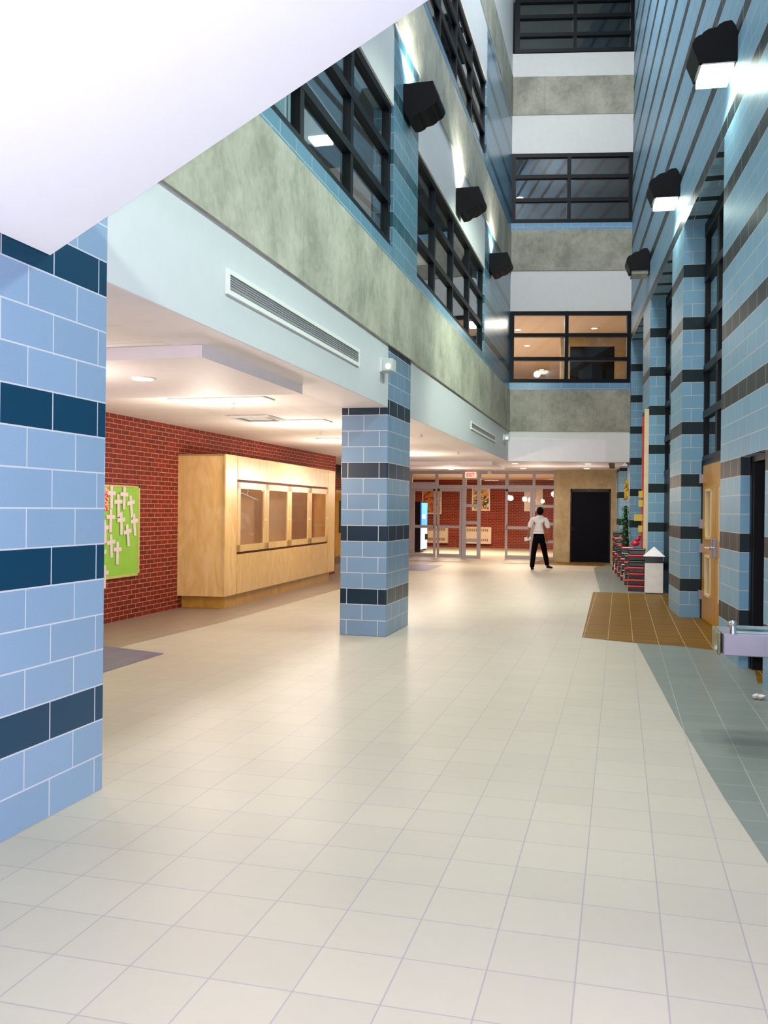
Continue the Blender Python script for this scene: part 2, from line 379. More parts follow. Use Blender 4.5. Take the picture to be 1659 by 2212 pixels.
# ---------------------------------------------------------------- left wall (gallery edge)
mb = MB()
for y0, y1 in ((-4, 1.0), (4.32, 10.39), (11.57, 22.34)): mb.box(XP - 0.25, XP, y0, y1, 2.75, 3.49)
S(mb, 'wall_left', M_FASCIA, 'white fascia along the edge of the gallery')
S(MB().box(XP - 0.35, XP + 0.03, -4, 22.34, 3.49, 4.50), 'wall_left', M_CONC, 'grey mottled concrete beam above the gallery fascia')
S(MB().box(XP - 0.35, XP + 0.02, -4, 22.34, 7.40, 8.42), 'wall_left', M_CONC, 'grey concrete beam at the second upper storey')
S(MB().box(XP - 0.35, XP + 0.02, -4, 22.34, 11.32, 12.26), 'wall_left', M_CONC, 'grey concrete beam at the third upper storey')
mb = MB()
for y0, y1 in ((-4, 10.52), (11.86, 18.04)): mb.box(XP - 0.25, XP, y0, y1, 6.40, 7.40)
mb.box(XP - 0.25, XP, -4, 18.07, 10.2, 11.32).box(XP - 0.25, XP, -4, 22.34, 12.26, 15.5)
S(mb, 'wall_left', M_WHITE, 'white wall strips over the gallery windows')
mb = MB().box(XP - 0.25, XP + 0.0, -4, 10.52, 4.5, 4.69).box(XP - 0.25, XP, 11.86, 18.04, 4.5, 4.69).box(XP - 0.25, XP, -4, 18.07, 8.42, 8.61)
mb.box(XP - 0.25, XP + 0.006, 10.52, 11.86, 4.5, 7.40).box(XP - 0.25, XP + 0.006, 18.04, 22.34, 4.5, 7.40).box(XP - 0.25, XP + 0.006, 18.07, 22.34, 8.42, 11.32)
S(mb, 'wall_left', M_BLOCK_GAL, 'blue block piers and sills between the gallery windows')

WIN = [0]
def window(frames, panes, label):
    WIN[0] += 1
    r = bpy.data.objects.new('window_%d' % WIN[0], None); C.objects.link(r); r['kind'] = 'structure'; r['label'] = label
    r.location = frames.v[0]
    frames.build('window_frame', M_BLACKFR, r)
    for p in panes: p.build('pane', M_GLASS2, r)
def left_window(ys, zs, label, wv=0.05):
    f = MB(); x0, x1 = XP - 0.12, XP - 0.03
    for y in ys: f.box(x0, x1, y - wv, y + wv, zs[0], zs[-1])
    for z in zs: f.box(x0 - 0.005, x1 + 0.005, ys[0] - wv - 0.003, ys[-1] + wv + 0.003, z - 0.045, z + 0.045)
    g = [MB().box(XP - 0.085, XP - 0.075, ys[0], ys[-1], zs[i], zs[i + 1]) for i in range(len(zs) - 1)]
    window(f, g, label)
left_window([-3.0, -1.5, 0, 1.5, 3.0, 4.5, 5.95, 7.42, 8.92, 10.46], [4.73, 5.25, 5.82, 6.36], 'black framed gallery window left of the first blue pier')
left_window([11.92, 13.2, 14.7, 16.35, 17.98], [4.73, 5.25, 5.82, 6.36], 'black framed gallery window between the two blue piers')
left_window([8.9, 10.4, 11.9, 13.45, 14.85, 16.42, 18.02], [8.65, 9.15, 9.68, 10.16], 'black framed window of the upper gallery')

# rooms behind the gallery windows
M_ROOM = plain('room_wall', (196, 190, 180), 0.8, var=0.03)
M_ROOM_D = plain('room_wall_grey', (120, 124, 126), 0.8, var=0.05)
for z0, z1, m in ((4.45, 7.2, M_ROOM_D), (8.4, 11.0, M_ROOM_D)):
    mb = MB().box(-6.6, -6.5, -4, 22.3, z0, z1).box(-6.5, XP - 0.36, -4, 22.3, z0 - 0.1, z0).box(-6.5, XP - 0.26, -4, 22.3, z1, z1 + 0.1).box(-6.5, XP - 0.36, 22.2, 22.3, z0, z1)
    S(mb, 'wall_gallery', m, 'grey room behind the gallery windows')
light('AREA', 'gallery_room_light', (-4.6, 9, 7.1), 260, (0.9, 1, 0.95), 1.2, 8)
light('AREA', 'gallery_room_light', (-4.6, 17, 7.1), 110, (1, 0.85, 0.7), 1.2, 6)
light('AREA', 'gallery_room_light', (-4.6, 14, 10.9), 60, (0.9, 0.9, 1), 1.2, 8)
# partitions seen as pale panels inside the near gallery window
mb = MB()
for k in range(13): mb.box(-3.14, -3.11, 5.2 + k * 0.42, 5.50 + k * 0.42, 4.455, 5.15 if k > 7 else 5.75)
o = mb.build('room_divider', plain('pale_panel', (205, 222, 214), 0.5), origin=(-3.12, 7.8, 4.45)); tag(o, 'row of pale upright panels inside the gallery room behind the near window', 'room divider')
t = thing('ceiling_light', 'bright rectangle added behind the near gallery window for a reflected light', 'ceiling light', (-4.5, 13.15, 7.2))  # glowing box added behind the glass to stand for a fluorescent reflection
MB().box(-4.66, -4.36, 12.95, 13.25, 7.16, 7.199).build('diffuser', emis('lamp_glow', (255, 250, 240), 6), t)

# ---------------------------------------------------------------- far wall of the atrium
TE = 3.2
S(Fbox(MB(), 0, TE, 0, 0.3, 2.75, 3.50), 'wall_back', M_WHITE, 'white fascia above the entrance lobby')
mb = MB()
for z0, z1 in ((3.50, 4.52), (7.47, 8.47), (11.32, 12.26)): Fbox(mb, 0, TE, -0.02, 0.3, z0, z1)
S(mb, 'wall_back', M_CONC, 'grey concrete beams across the far end wall')
mb = MB()
for z0, z1 in ((6.47, 7.47), (10.37, 11.32), (12.26, 12.84), (14.25, 15.5)): Fbox(mb, 0, TE, 0, 0.25, z0, z1)
S(mb, 'wall_back', M_WHITE, 'white wall strips across the far end wall')
mb = MB()
for z0, z1 in ((4.52, 4.70), (8.47, 8.65)): Fbox(mb, 0, TE, 0, 0.25, z0, z1)
S(mb, 'wall_back', M_BLOCK_PLAIN, 'blue block sill courses on the far end wall')
def far_window(t0, t1, z0, z1, label, tm=None):
    f = MB(); o0, o1 = 0.0, 0.12; tm = tm or (t0 + t1) / 2
    for t, h in ((t0 + 0.05, 0.06), (tm, 0.045), (t1 - 0.05, 0.06)): Fbox(f, t - h, t + h, o0, o1, z0, z1)
    hh = (z1 - z0) / 3
    for k in range(4): 
        zz = min(max(z0 + hh * k, z0 + 0.05), z1 - 0.05); Fbox(f, t0, t1, o0 - 0.004, o1, zz - 0.045, zz + 0.045)
    g = [Fbox(MB(), t0, t1, 0.06, 0.07, z0 + hh * k, z0 + hh * (k + 1)) for k in range(3)]
    window(f, g, label)
far_window(0.0, 2.98, 4.70, 6.47, 'black framed lobby window, lowest of the three on the far wall', 1.40)
far_window(0.0, 2.98, 8.65, 10.37, 'black framed window, middle one of the three on the far wall', 1.42)
far_window(0.06, 2.98, 12.86, 14.2, 'black framed window, topmost of the three on the far wall', 1.52)
# rooms behind the far wall windows
M_PEACH = plain('room_ceiling_warm', (222, 200, 176), 0.8, var=0.02)
def far_room(z0, z1, dep, mc, mw, partition=None):
    mb = MB(); Fbox(mb, -5, 4.6, 0.3, dep, z1, z1 + 0.1); S(mb, 'ceiling', mc, 'ceiling of the room behind the far wall')
    mb = MB(); Fbox(mb, -5, 4.6, dep, dep + 0.1, z0, z1); Fbox(mb, 4.6, 4.7, 0.3, dep, z0, z1); Fbox(mb, -5, 4.6, 0.31, dep, z0 - 0.1, z0)
    S(mb, 'wall_back', mw, 'walls of the room behind the far wall')
far_room(4.5, 6.75, 13, M_PEACH, M_PEACH)
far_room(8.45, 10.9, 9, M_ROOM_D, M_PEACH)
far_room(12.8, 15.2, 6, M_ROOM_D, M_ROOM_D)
mb = Fbox(MB(), 1.85, 2.13, 4.6, 4.75, 4.5, 6.75); Fbox(mb, 2.13, 4.6, 4.6, 4.75, 6.43, 6.75); Fbox(mb, 3.44, 4.6, 4.6, 4.75, 4.5, 6.43)
S(mb, 'wall_back', M_CONC_D, 'brown concrete door surround behind the lowest far window')
o = Fbox(MB(), 2.13, 3.44, 4.64, 4.72, 4.5, 6.43).build('door_1', M_BLACK); o['kind'] = 'structure'; o['label'] = 'dark double door upstairs behind the lowest far window'
light('AREA', 'upper_lobby_light', tuple(FW(0.0, 6, 6.68)), 330, GAL, 3, 6)
light('AREA', 'upper_lobby_light', tuple(FW(0.8, 2.4, 6.68)), 100, GAL, 2, 1)
light('AREA', 'upper_lobby_light', tuple(FW(0.0, 5, 10.7)), 30, WARM, 2, 2)
light('AREA', 'upper_lobby_light', tuple(FW(1.2, 3, 15.0)), 22, COOL, 2, 2)
mb = Fbox(MB(), 1.75, 4.6, 4.4, 4.55, 8.45, 10.9); S(mb, 'wall_back', M_ROOM_D, 'grey pier behind the middle far window')

# atrium roof
S(MB().box(-3, 5, -4, 25, 15.5, 15.7), 'ceiling', M_WHITE, 'atrium roof')

# ---------------------------------------------------------------- right wall
HN = 5.70
mb = MB(); T = 0.6
Wbox(mb, -4, 8.47, 0, T, 0, 15.5)                                   # near part
Wbox(mb, 8.47, 9.52, 0, T, 11 * COURSE, 15.5)                        # above black doorway
Wbox(mb, 9.52, 10.62, 0, T, 0, 15.5)
for s0, s1 in ((10.62, 13.75), (15.05, 18.35), (19.75, 22.7)): Wbox(mb, s0, s1, 0, T, HN, 15.5)
for s0, s1 in ((13.75, 15.05), (18.35, 19.75)): Wbox(mb, s0, s1, 0, T, 0, 15.5)
Wbox(mb, 22.7, 23.55, 0, T, 0, 15.5); Wbox(mb, 26.1, 27.4, 0, T, 0, 2.75); Wbox(mb, 23.55, 24.0, 0, T, 2.75, 15.5)
S(mb, 'wall_right', M_BLOCK, 'tall banded blue block wall with deep recesses')
# recess backs: black panels, glazing bars
M_NICHE = plain('recess_black', (6, 7, 9), 0.4, var=0.1, spec=0.25)
M_INNER = plain('inner_column_white', (214, 204, 196), 0.6)
def recess(s0, s1, zdoor, label, cols):
    global WIN
    f = MB(); o0, o1 = 0.30, 0.38
    n = 3
    for k in range(n + 1): 
        s = s0 + (s1 - s0) * k / n; Wbox(f, s - 0.07, s + 0.07, o0, o1, zdoor, HN)
    z = zdoor
    while z < HN:
        Wbox(f, s0, s1, o0 - 0.01, o1, z - 0.05, z + 0.06); z += 0.655
    Wbox(f, s0, s1, o0 - 0.01, o1, HN - 0.12, HN)
    g = [Wbox(MB(), s0, s1, 0.335, 0.345, zdoor, HN)]
    window(f, g, label)
recess(10.62, 13.75, 2.28, 'tall black glazing strip in the recess above the wooden doors', 3)
recess(15.05, 18.35, 2.28, 'tall black glazing strip in the second recess', 3)
recess(19.75, 22.7, 2.28, 'tall black glazing strip in the third recess', 3)
# interior column and dark room behind recess glazing
mb = Wbox(MB(), 12.3, 12.75, 0.95, 1.25, 0, 5.7); S(mb, 'wall_right', M_INNER, 'pale column behind the recess glazing')
mb = MB()
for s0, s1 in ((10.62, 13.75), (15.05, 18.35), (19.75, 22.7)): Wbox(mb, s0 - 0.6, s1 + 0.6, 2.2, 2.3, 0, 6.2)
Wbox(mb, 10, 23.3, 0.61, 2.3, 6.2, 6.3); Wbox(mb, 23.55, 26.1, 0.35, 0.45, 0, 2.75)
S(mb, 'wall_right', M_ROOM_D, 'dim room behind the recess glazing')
light('POINT', 'recess_lamp', tuple(W(11.9, 1.0, 4.9)), 30, WARM, 0.1)
mb = MB()
for s0, s1 in ((15.05, 18.35), (19.75, 22.7)): Wbox(mb, s0, s1, 0.30, 0.36, 0, 2.3)
S(mb, 'wall_right', M_NICHE, 'black panels at the foot of the far recesses')

# wooden double doors in the first recess
def wood_leaf(s0, s1, name, hinge_side, label):
    r = bpy.data.objects.new(name, None); C.objects.link(r); r['kind'] = 'structure'; r['label'] = label; r.location = W(s0, 0.3, 0)
    mb = MB(); a, b = s0 + 0.30, s1 - 0.30
    Wbox(mb, s0, a, 0.29, 0.335, 0.01, 2.2); Wbox(mb, b, s1, 0.29, 0.335, 0.01, 2.2)
    for z0, z1 in ((0.01, 0.36), (0.94, 1.16), (1.86, 2.2)): Wbox(mb, a, b, 0.29, 0.335, z0, z1)
    mb.build('door_panel', M_DOORW, r)
    for z0, z1 in ((0.36, 0.94), (1.16, 1.86)):
        fr = MB()
        Wbox(fr, a, a + 0.035, 0.275, 0.34, z0, z1); Wbox(fr, b - 0.035, b, 0.275, 0.34, z0, z1)
        Wbox(fr, a, b, 0.275, 0.34, z0, z0 + 0.035); Wbox(fr, a, b, 0.275, 0.34, z1 - 0.035, z1)
        q = fr.build('lite_frame', M_TRIMW, r)
        p = Wbox(MB(), a + 0.03, b - 0.03, 0.305, 0.315, z0 + 0.03, z1 - 0.03).build('pane', M_GLASS, r)
    hs = s1 if hinge_side else s0
    for z in (0.28, 0.95, 1.3, 1.95) if hinge_side else (0.3, 1.1, 1.95):
        h = Wbox(MB(), hs - 0.02, hs + 0.03, 0.24, 0.30, z, z + 0.13).build('hinge', M_STEEL, r, bevel=0.004)
    ls = s0 + 0.08 if hinge_side else s1 - 0.08
    p = Wbox(MB(), ls - 0.045, ls + 0.045, 0.255, 0.29, 0.94, 1.18).build('lock_plate', M_STEEL, r, bevel=0.004)
    MB().tube([W(ls, 0.255, 1.06), W(ls, 0.20, 1.06), W(ls + 0.10, 0.19, 1.06)], 0.011).build('lever_handle', M_CHROME, r, smooth=True)
wood_leaf(12.62, 13.68, 'door_2', True, 'honey coloured wooden door leaf with two narrow lites, far leaf')
wood_leaf(11.54, 12.60, 'door_3', False, 'honey coloured wooden door leaf, near leaf')
mb = Wbox(MB(), 10.62, 11.5, 0.30, 0.36, 0, 2.28); Wbox(mb, 11.5, 13.75, 0.29, 0.36, 2.2, 2.28); Wbox(mb, 13.69, 13.75, 0.28, 0.36, 0, 2.28)
S(mb, 'trim_1', M_NICHE, 'black frame around the wooden doors')

# black doorway nearest the camera
r = bpy.data.objects.new('door_4', None); C.objects.link(r); r['kind'] = 'structure'; r['label'] = 'black metal door and frame in the near doorway of the right wall'; r.location = W(9.4, 0.1, 0)
mb = Wbox(MB(), 9.44, 9.55, 0.09, 0.42, 0, 2.09); Wbox(mb, 8.47, 9.5, 0.36, 0.42, 0, 2.09); Wbox(mb, 8.47, 9.5, 0.09, 0.42, 2.03, 2.10)
mb.build('door_frame', M_NICHE, r)
Wbox(MB(), 9.37, 9.43, 0.10, 0.36, 0.01, 2.02).build('door_leaf', M_BLACK, r)
e = Wbox(MB(), 8.50, 8.53, 0.06, 0.09, 0.0, 2.05).build('edge_strip', M_STEEL, r)
for z in (0.95, 1.68): Wbox(MB(), 8.52, 8.60, 0.05, 0.09, z, z + 0.14).build('hinge', M_STEEL, r, bevel=0.005)

# ---------------------------------------------------------------- ceilings under the gallery
S(MB().box(-12, XP - 0.24, -4, 28.1, 2.75, 3.3), 'ceiling', M_TILECEIL, 'low ceiling under the gallery')
mb = MB().prism([(XP, 22.3), (0.26, 22.93), (0.1, 23.3), (-0.13, 27.4), (-0.13, 28.1), (XP - 0.24, 28.1), (XP - 0.24, 22.3)], 2.752, 3.3)
S(mb, 'ceiling', M_SOFFIT, 'lobby ceiling under the far wall')
S(MB().box(XP - 0.55, XP - 0.003, 4.32, 22.4, 2.747, 2.80), 'trim_2', M_SOFFIT, 'painted bulkhead soffit along the gallery edge')
S(MB().box(-6.45, -3.04, 6.15, 8.35, 2.655, 2.75), 'ceiling', M_SOFFIT, 'dropped ceiling panel behind the near pillar')
S(MB().box(-6.45, -3.10, 22.3, 24.8, 2.66, 2.75), 'ceiling', M_SOFFIT, 'dropped ceiling panel before the entrance doors')
S(MB().box(-10, 1, 28.1, 36.3, 2.75, 2.9), 'ceiling', M_PEACH, 'vestibule ceiling')

def linear_light(x0, x1, y0, y1, label):
    t = thing('ceiling_light', label, 'ceiling light', ((x0 + x1) / 2, (y0 + y1) / 2, 2.745), 0, 'long lights under the gallery')
    MB().box(x0 - 0.03, x1 + 0.03, y0 - 0.03, y1 + 0.03, 2.735, 2.749).build('trim_ring', M_WHITE, t)
    MB().box(x0, x1, y0, y1, 2.722, 2.736).build('diffuser', emis('lamp_glow', (255, 250, 240), 6), t, bevel=0.006)
linear_light(-4.9, -3.8, 9.16, 9.42, 'long bright ceiling light nearest the dropped panel')
linear_light(-4.98, -3.95, 11.66, 11.98, 'long bright ceiling light, second one behind the near pillar')
linear_light(-5.1, -4.75, 14.8, 15.1, 'short bright ceiling light just left of the middle pillar')
linear_light(-4.62, -4.3, 19.2, 19.55, 'bright ceiling light just right of the middle pillar')
def down_light(x, y, z, r_, label):
    t = thing('downlight', label, 'ceiling light', (x, y, z), 0, 'round recessed lights')
    MB().tube([(x, y, z - 0.008), (x, y, z + 0.004)], r_, 24).build('trim_ring', M_WHITE, t)
    MB().tube([(x, y, z - 0.014), (x, y, z - 0.006)], r_ * 0.86, 24).build('lens', emis('lamp_glow_warm', (255, 244, 226), 3), t)
down_light(-4.05, 7.06, 2.655, 0.105, 'round recessed light in the dropped ceiling panel')
down_light(-4.72, 15.25, 2.75, 0.05, 'small round light beside the short ceiling light')
down_light(-2.64, 23.3, 2.75, 0.09, 'round lobby light nearest the left corner of the far fascia')
down_light(-2.72, 26.1, 2.75, 0.09, 'round lobby light before the glass doors')
down_light(-0.81, 23.6, 2.75, 0.09, 'round lobby light near the right wall, front one')
down_light(-0.93, 26.2, 2.75, 0.09, 'round lobby light above the black door')
down_light(-4.57, 24.7, 2.66, 0.09, 'round light in the dropped panel before the doors')
for k, (t_, o_, lab) in enumerate(((0.5, 3.7, 'left one high in the lowest far window'), (1.0, 6.2, 'second one down in the lowest far window'), (2.0, 11.1, 'third one down in the lowest far window'), (2.65, 3.5, 'single one at the right of the lowest far window'))):
    p = FW(t_, o_, 6.75); down_light(p.x, p.y, 6.75, 0.10, 'round upstairs light, ' + lab)
p = FW(0.6, 4.7, 10.9); down_light(p.x, p.y, 10.9, 0.12, 'round upstairs light behind the middle far window')
for x, y, lab in ((-4.39, 9.7, 'behind the nearest long light'), (-4.59, 13.45, 'behind the second long light'), (-3.28, 18.5, 'right of the middle pillar'), (-3.09, 14.05, 'close beside the gallery edge')):
    t = thing('sprinkler', 'small ceiling sprinkler ' + lab, 'sprinkler', (x, y, 2.745), 0, 'ceiling sprinklers')
    MB().tube([(x, y, 2.70), (x, y, 2.745)], 0.012, 8).build('stem', M_CHROME, t, smooth=True)
    MB().tube([(x, y, 2.695), (x, y, 2.70)], 0.028, 12).build('deflector', M_CHROME, t)
t = thing('ceiling_vent', 'square ceiling air diffuser beside the second long light', 'vent', (-4.75, 11.28, 2.745))
for k in range(4):
    a = 0.28 - 0.065 * k; m_ = MB()
    for q in (-1, 1):
        m_.box(-4.75 - a, -4.75 + a, 11.28 + q * a - 0.012, 11.28 + q * a + 0.012, 2.715 + 0.006 * k, 2.745)
        m_.box(-4.75 + q * a - 0.012, -4.75 + q * a + 0.012, 11.28 - a, 11.28 + a, 2.715 + 0.006 * k, 2.745)
    m_.build('diffuser_ring', M_WHITE if k != 1 else plain('vent_grey', (130, 126, 120), 0.5), t)
t = thing('ceiling_vent', 'long dark slot diffuser in the lobby ceiling by the right wall', 'vent', (-0.22, 24.6, 2.75))
MB().box(-0.30, -0.16, 23.4, 26.2, 2.742, 2.751).build('slot', plain('slot_brown', (96, 60, 36), 0.6), t)

# ---------------------------------------------------------------- fascia vents, emergency lights
def fascia_vent(y0, y1, z0, z1, label):
    t = thing('wall_vent', label, 'vent', (XP, (y0 + y1) / 2, z0), 0, 'long fascia vents')
    f = MB().box(XP, XP + 0.02, y0, y1, z0, z0 + 0.035).box(XP, XP + 0.02, y0, y1, z1 - 0.035, z1).box(XP, XP + 0.02, y0, y0 + 0.035, z0 + 0.035, z1 - 0.035).box(XP, XP + 0.02, y1 - 0.035, y1, z0 + 0.035, z1 - 0.035)
    f.build('vent_frame', M_WHITE, t)
    g = MB(); n = 5
    for k in range(n):
        z = z0 + 0.045 + (z1 - z0 - 0.09) * (k + 0.5) / n
        g.vecbox((XP + 0.004, y0 + 0.035, z - 0.006), (0.012, 0, 0.008), (0, y1 - y0 - 0.07, 0), (0, 0, 0.004))
    g.build('louvre', plain('louvre_grey', (176, 178, 178), 0.5), t)
    MB().box(XP + 0.0005, XP + 0.003, y0 + 0.03, y1 - 0.03, z0 + 0.03, z1 - 0.03).build('vent_back', plain('vent_back', (120, 124, 124), 0.7), t)
fascia_vent(5.82, 9.12, 3.035, 3.215, 'long louvred vent in the white fascia before the middle pillar')
fascia_vent(16.5, 19.85, 3.03, 3.18, 'long louvred vent in the white fascia near the far corner')
def emergency_light(y, z, label, s=1.0):
    t = thing('emergency_light', label, 'emergency light', (XP, y, z), 0, 'emergency lights')
    MB().box(XP, XP + 0.02, y - 0.09 * s, y + 0.09 * s, z - 0.07 * s, z + 0.07 * s).build('back_plate', M_WHITE, t)
    MB().box(XP + 0.02, XP + 0.13 * s, y - 0.085 * s, y + 0.085 * s, z - 0.065 * s, z + 0.065 * s).build('cover', plain('frosted_cover', (196, 204, 196), 0.25), t, bevel=0.008)
    MB().ell((XP + 0.085 * s, y - 0.088 * s, z - 0.02), (0.03 * s, 0.012, 0.03 * s)).build('bulb', emis('bulb_glow', (245, 250, 255), 1.5), t, smooth=True)
emergency_light(10.12, 3.20, 'small box emergency light on the fascia beside the middle pillar', 1.1)
emergency_light(21.4, 3.26, 'small box emergency light on the fascia at the far corner')

# ---------------------------------------------------------------- wall sconces
PROF = [(0, 0), (0.38, 0), (0.45, -0.17), (0.452, -0.21), (0.43, -0.26), (0.385, -0.29), (0.36, -0.295), (0.34, -0.32), (0.29, -0.35), (0.23, -0.36), (0.21, -0.362), (0.185, -0.39), (0.13, -0.415), (0.06, -0.42), (0.02, -0.36), (0, -0.30)]
def sconce(name, base, out, along, ln, top, flip, label, group, lit):
    """base: wall point at rim height; out/along unit vectors"""
    t = thing(name, label, 'wall lamp', tuple(base), 0, group)
    P = [Vector(base) + out * u + Vector((0, 0, (-v if flip else v))) for u, v in PROF]
    MB().extrude([p - along * (ln / 2) for p in P], along * ln).build('housing', M_BLACK, t, bevel=0.006)
    zc = -0.006 if flip else 0.001
    a, b = Vector(base) + out * 0.03 + Vector((0, 0, zc)) - along * (ln / 2 - 0.03), None
    q = MB().vecbox(a, out * 0.32, along * (ln - 0.06), (0, 0, -0.075 if flip else 0.006))
    q.build('lens', emis('sconce_glow', (240, 255, 246), 9) if lit else plain('clear_lens', (170, 168, 150), 0.1), t)
    fr = MB().vecbox(Vector(base) + Vector((0, 0, -0.012 if flip else 0.0)) - along * (ln / 2), out * 0.38, along * 0.03, (0, 0, 0.012))
    fr.vecbox(Vector(base) + Vector((0, 0, -0.012 if flip else 0.0)) + along * (ln / 2 - 0.03), out * 0.38, along * 0.03, (0, 0, 0.012))
    fr.vecbox(Vector(base) + out * 0.35 + Vector((0, 0, -0.012 if flip else 0.0)) - along * (ln / 2), out * 0.03, along * ln, (0, 0, 0.012))
    fr.build('lens_rim', M_BLACK, t)
Xv, Yv = Vector((1, 0, 0)), Vector((0, 1, 0))
for y, lab in ((11.2, 'black uplight sconce on the first blue pier, nearest of the three'), (14.95, 'black uplight sconce above the second gallery window'), (18.85, 'black uplight sconce on the far blue pier of the gallery')):
    sconce('wall_sconce', Vector((XP + 0.006, y, 6.86)), Xv, Yv, 0.46, 6.86, False, lab, 'uplight sconces on the gallery side', True)
    light('SPOT', 'sconce_uplight', (XP + 0.17, y, 6.90), 200, (0.98, 1.0, 0.95), 0.05, None, (PI, math.radians(-8), 0), math.radians(118), 0.5)
    light('SPOT', 'sconce_uplight_beam', (XP + 0.12, y, 6.90), 120, (0.96, 1.0, 0.97), 0.03, None, (PI, math.radians(0), 0), math.radians(60), 0.6)
for s_, z_, lit, lab in ((10.15, 6.22, True, 'glaring downlight sconce on the right wall, nearest in view'), (14.45, 6.30, True, 'lit downlight sconce on the right wall, middle one'), (18.75, 6.33, False, 'unlit black downlight sconce on the right wall, farthest one')):
    sconce('wall_sconce', W(s_, 0, z_), -WN, WD, 0.46, z_, True, lab, 'downlight sconces on the right wall', lit)
for s_, p in ((1.4, 260), (5.8, 260), (10.15, 300), (14.45, 420)):
    q = W(s_, -0.22, 6.10); light('SPOT', 'sconce_downlight_wash', tuple(q), 42, GREEN, 0.04, None, (0, 0, 0), math.radians(158), 0.2)
    q = W(s_, -0.36, 6.19); light('SPOT', 'sconce_downlight', tuple(q), p * 1.9, GREEN, 0.10, None, (math.radians(22 if s_ > 14 else 4), math.radians(50), 0), math.radians(108), 0.5)

# ---------------------------------------------------------------- staircase overhead
t = thing('staircase', 'bright white sloping underside of a staircase overhead at top left', 'staircase', (XP, 3.81, 2.75))
dz = 0.529
mb = MB().extrude([(XP + 0.006, 3.81, 2.75), (1.42, 3.81, 2.75 + dz * 4.12), (1.42, 3.81, 3.15 + dz * 4.12), (XP + 0.006, 3.81, 3.15)], (0, -2.6, 0))
mb.build('soffit_slab', M_SLAB, t)

# ---------------------------------------------------------------- gallery-level lower hall: brick walls
S(MB().box(-6.65, -6.45, -4, 20.05, 0, 2.75), 'wall_left', M_BRICK, 'red brick wall under the gallery')
S(MB().box(-7.8, -6.65, 19.9, 20.05, 0, 2.75).box(-7.8, -7.6, 20.05, 23.4, 0, 2.75).box(-7.8, -7.6, 25.2, 28.1, 0, 2.75).box(-7.8, -7.6, 23.4, 25.2, 2.05, 2.4), 'wall_left', M_BRICK, 'red brick wall beyond the display case')
S(MB().box(-7.8, -7.6, 23.4, 25.2, 2.4, 2.75), 'trim_3', M_NICHE, 'dark lintel over the far wooden door')
r = bpy.data.objects.new('door_5', None); C.objects.link(r); r['kind'] = 'structure'; r['label'] = 'wooden door with a dark lite behind the display case'; r.location = (-7.6, 24.3, 0)
MB().box(-7.66, -7.60, 23.4, 25.2, 0.14, 2.05).build('door_panel', M_DOORW, r)
MB().box(-7.605, -7.59, 23.95, 24.75, 0.85, 1.75).build('door_lite', M_NICHE, r)
MB().box(-7.605, -7.585, 23.4, 25.2, 0.0, 0.2).build('kick_plate', plain('kick_plate_metal', (110, 92, 70), 0.5, 0.3), r)
S(MB().box(-10, -1.9, 36.3, 36.5, 0, 2.75).box(-8.6, -8.4, 28.1, 36.3, 0, 2.75).box(-1.9, -1.7, 28.1, 36.3, 0, 2.75), 'wall_back', M_BRICK, 'red brick vestibule wall behind the glass doors')
# concrete wall with black door
mb = MB().box(-1.9, -1.44, 27.3, 28.1, 0, 2.752).box(-1.44, -0.27, 27.3, 28.1, 2.19, 2.752).box(-0.27, -0.12, 27.3, 28.1, 0, 2.752)
S(mb, 'wall_back', M_CONC_D, 'brown board marked concrete wall around the black door')
r = bpy.data.objects.new('door_6', None); C.objects.link(r); r['kind'] = 'structure'; r['label'] = 'black metal double door in the concrete wall'; r.location = (-0.9, 27.4, 0)
MB().box(-1.44, -1.40, 27.32, 27.46, 0, 2.19).box(-0.31, -0.27, 27.32, 27.46, 0, 2.19).box(-1.44, -0.27, 27.32, 27.46, 2.10, 2.19).build('door_frame', M_NICHE, r)
MB().box(-1.40, -0.31, 27.36, 27.42, 0.01, 2.10).build('door_leaf', plain('door_black_blue', (7, 7, 18), 0.6, spec=0.08), r)
MB().ell((-0.88, 27.31, 2.14), (0.022, 0.02, 0.022)).build('alarm_lamp', plain('red_plastic', (200, 20, 40), 0.3), r, smooth=True)
for z in (1.02, 0.97): MB().ell((-1.36, 27.34, z), (0.018, 0.02, 0.014)).build('knob', M_CHROME, r, smooth=True)

# ---------------------------------------------------------------- glass entrance screen
YS = 28.1
def bar(mb, x0, x1, z0, z1, d=0.05): return mb.box(x0, x1, YS - d, YS + d, z0, z1)
mb = MB()
for x in (-7.5, -6.5, -5.66): bar(mb, x - 0.045, x + 0.045, 2.25, 2.72)
for x, h in ((-4.77, 0.06), (-4.30, 0.055), (-3.43, 0.045), (-2.59, 0.045), (-1.94, 0.045)):
    bar(mb, x - h, x + h, 0, 2.72) if x in (-4.77, -4.30, -1.94) else bar(mb, x - h, x + h, 2.25, 2.72)
bar(mb, -2.62, -2.55, 0, 2.25)
bar(mb, -7.6, -1.9, 2.66, 2.745, 0.046); bar(mb, -7.6, -1.9, 2.20, 2.31, 0.046)
for z in (1.665, 1.125, 0.57, 0.05): bar(mb, -4.77, -4.30, z - 0.045, z + 0.045, 0.04); bar(mb, -2.59, -1.94, z - 0.045, z + 0.045, 0.04)
bar(mb, -6.55, -6.45, 0, 2.205, 0.048); bar(mb, -7.6, -6.56, 0.0, 0.12)
S(mb, 'trim_4', M_ALU, 'grey aluminium frame of the glass entrance screen')
pm = [(-7.5, -6.5, 0.1, 2.2)] + [(a, b, 2.31, 2.66) for a, b in ((-7.5, -6.5), (-6.5, -5.7), (-5.6, -4.83), (-4.71, -4.36), (-4.24, -3.48), (-3.38, -2.64), (-2.54, -1.99))]
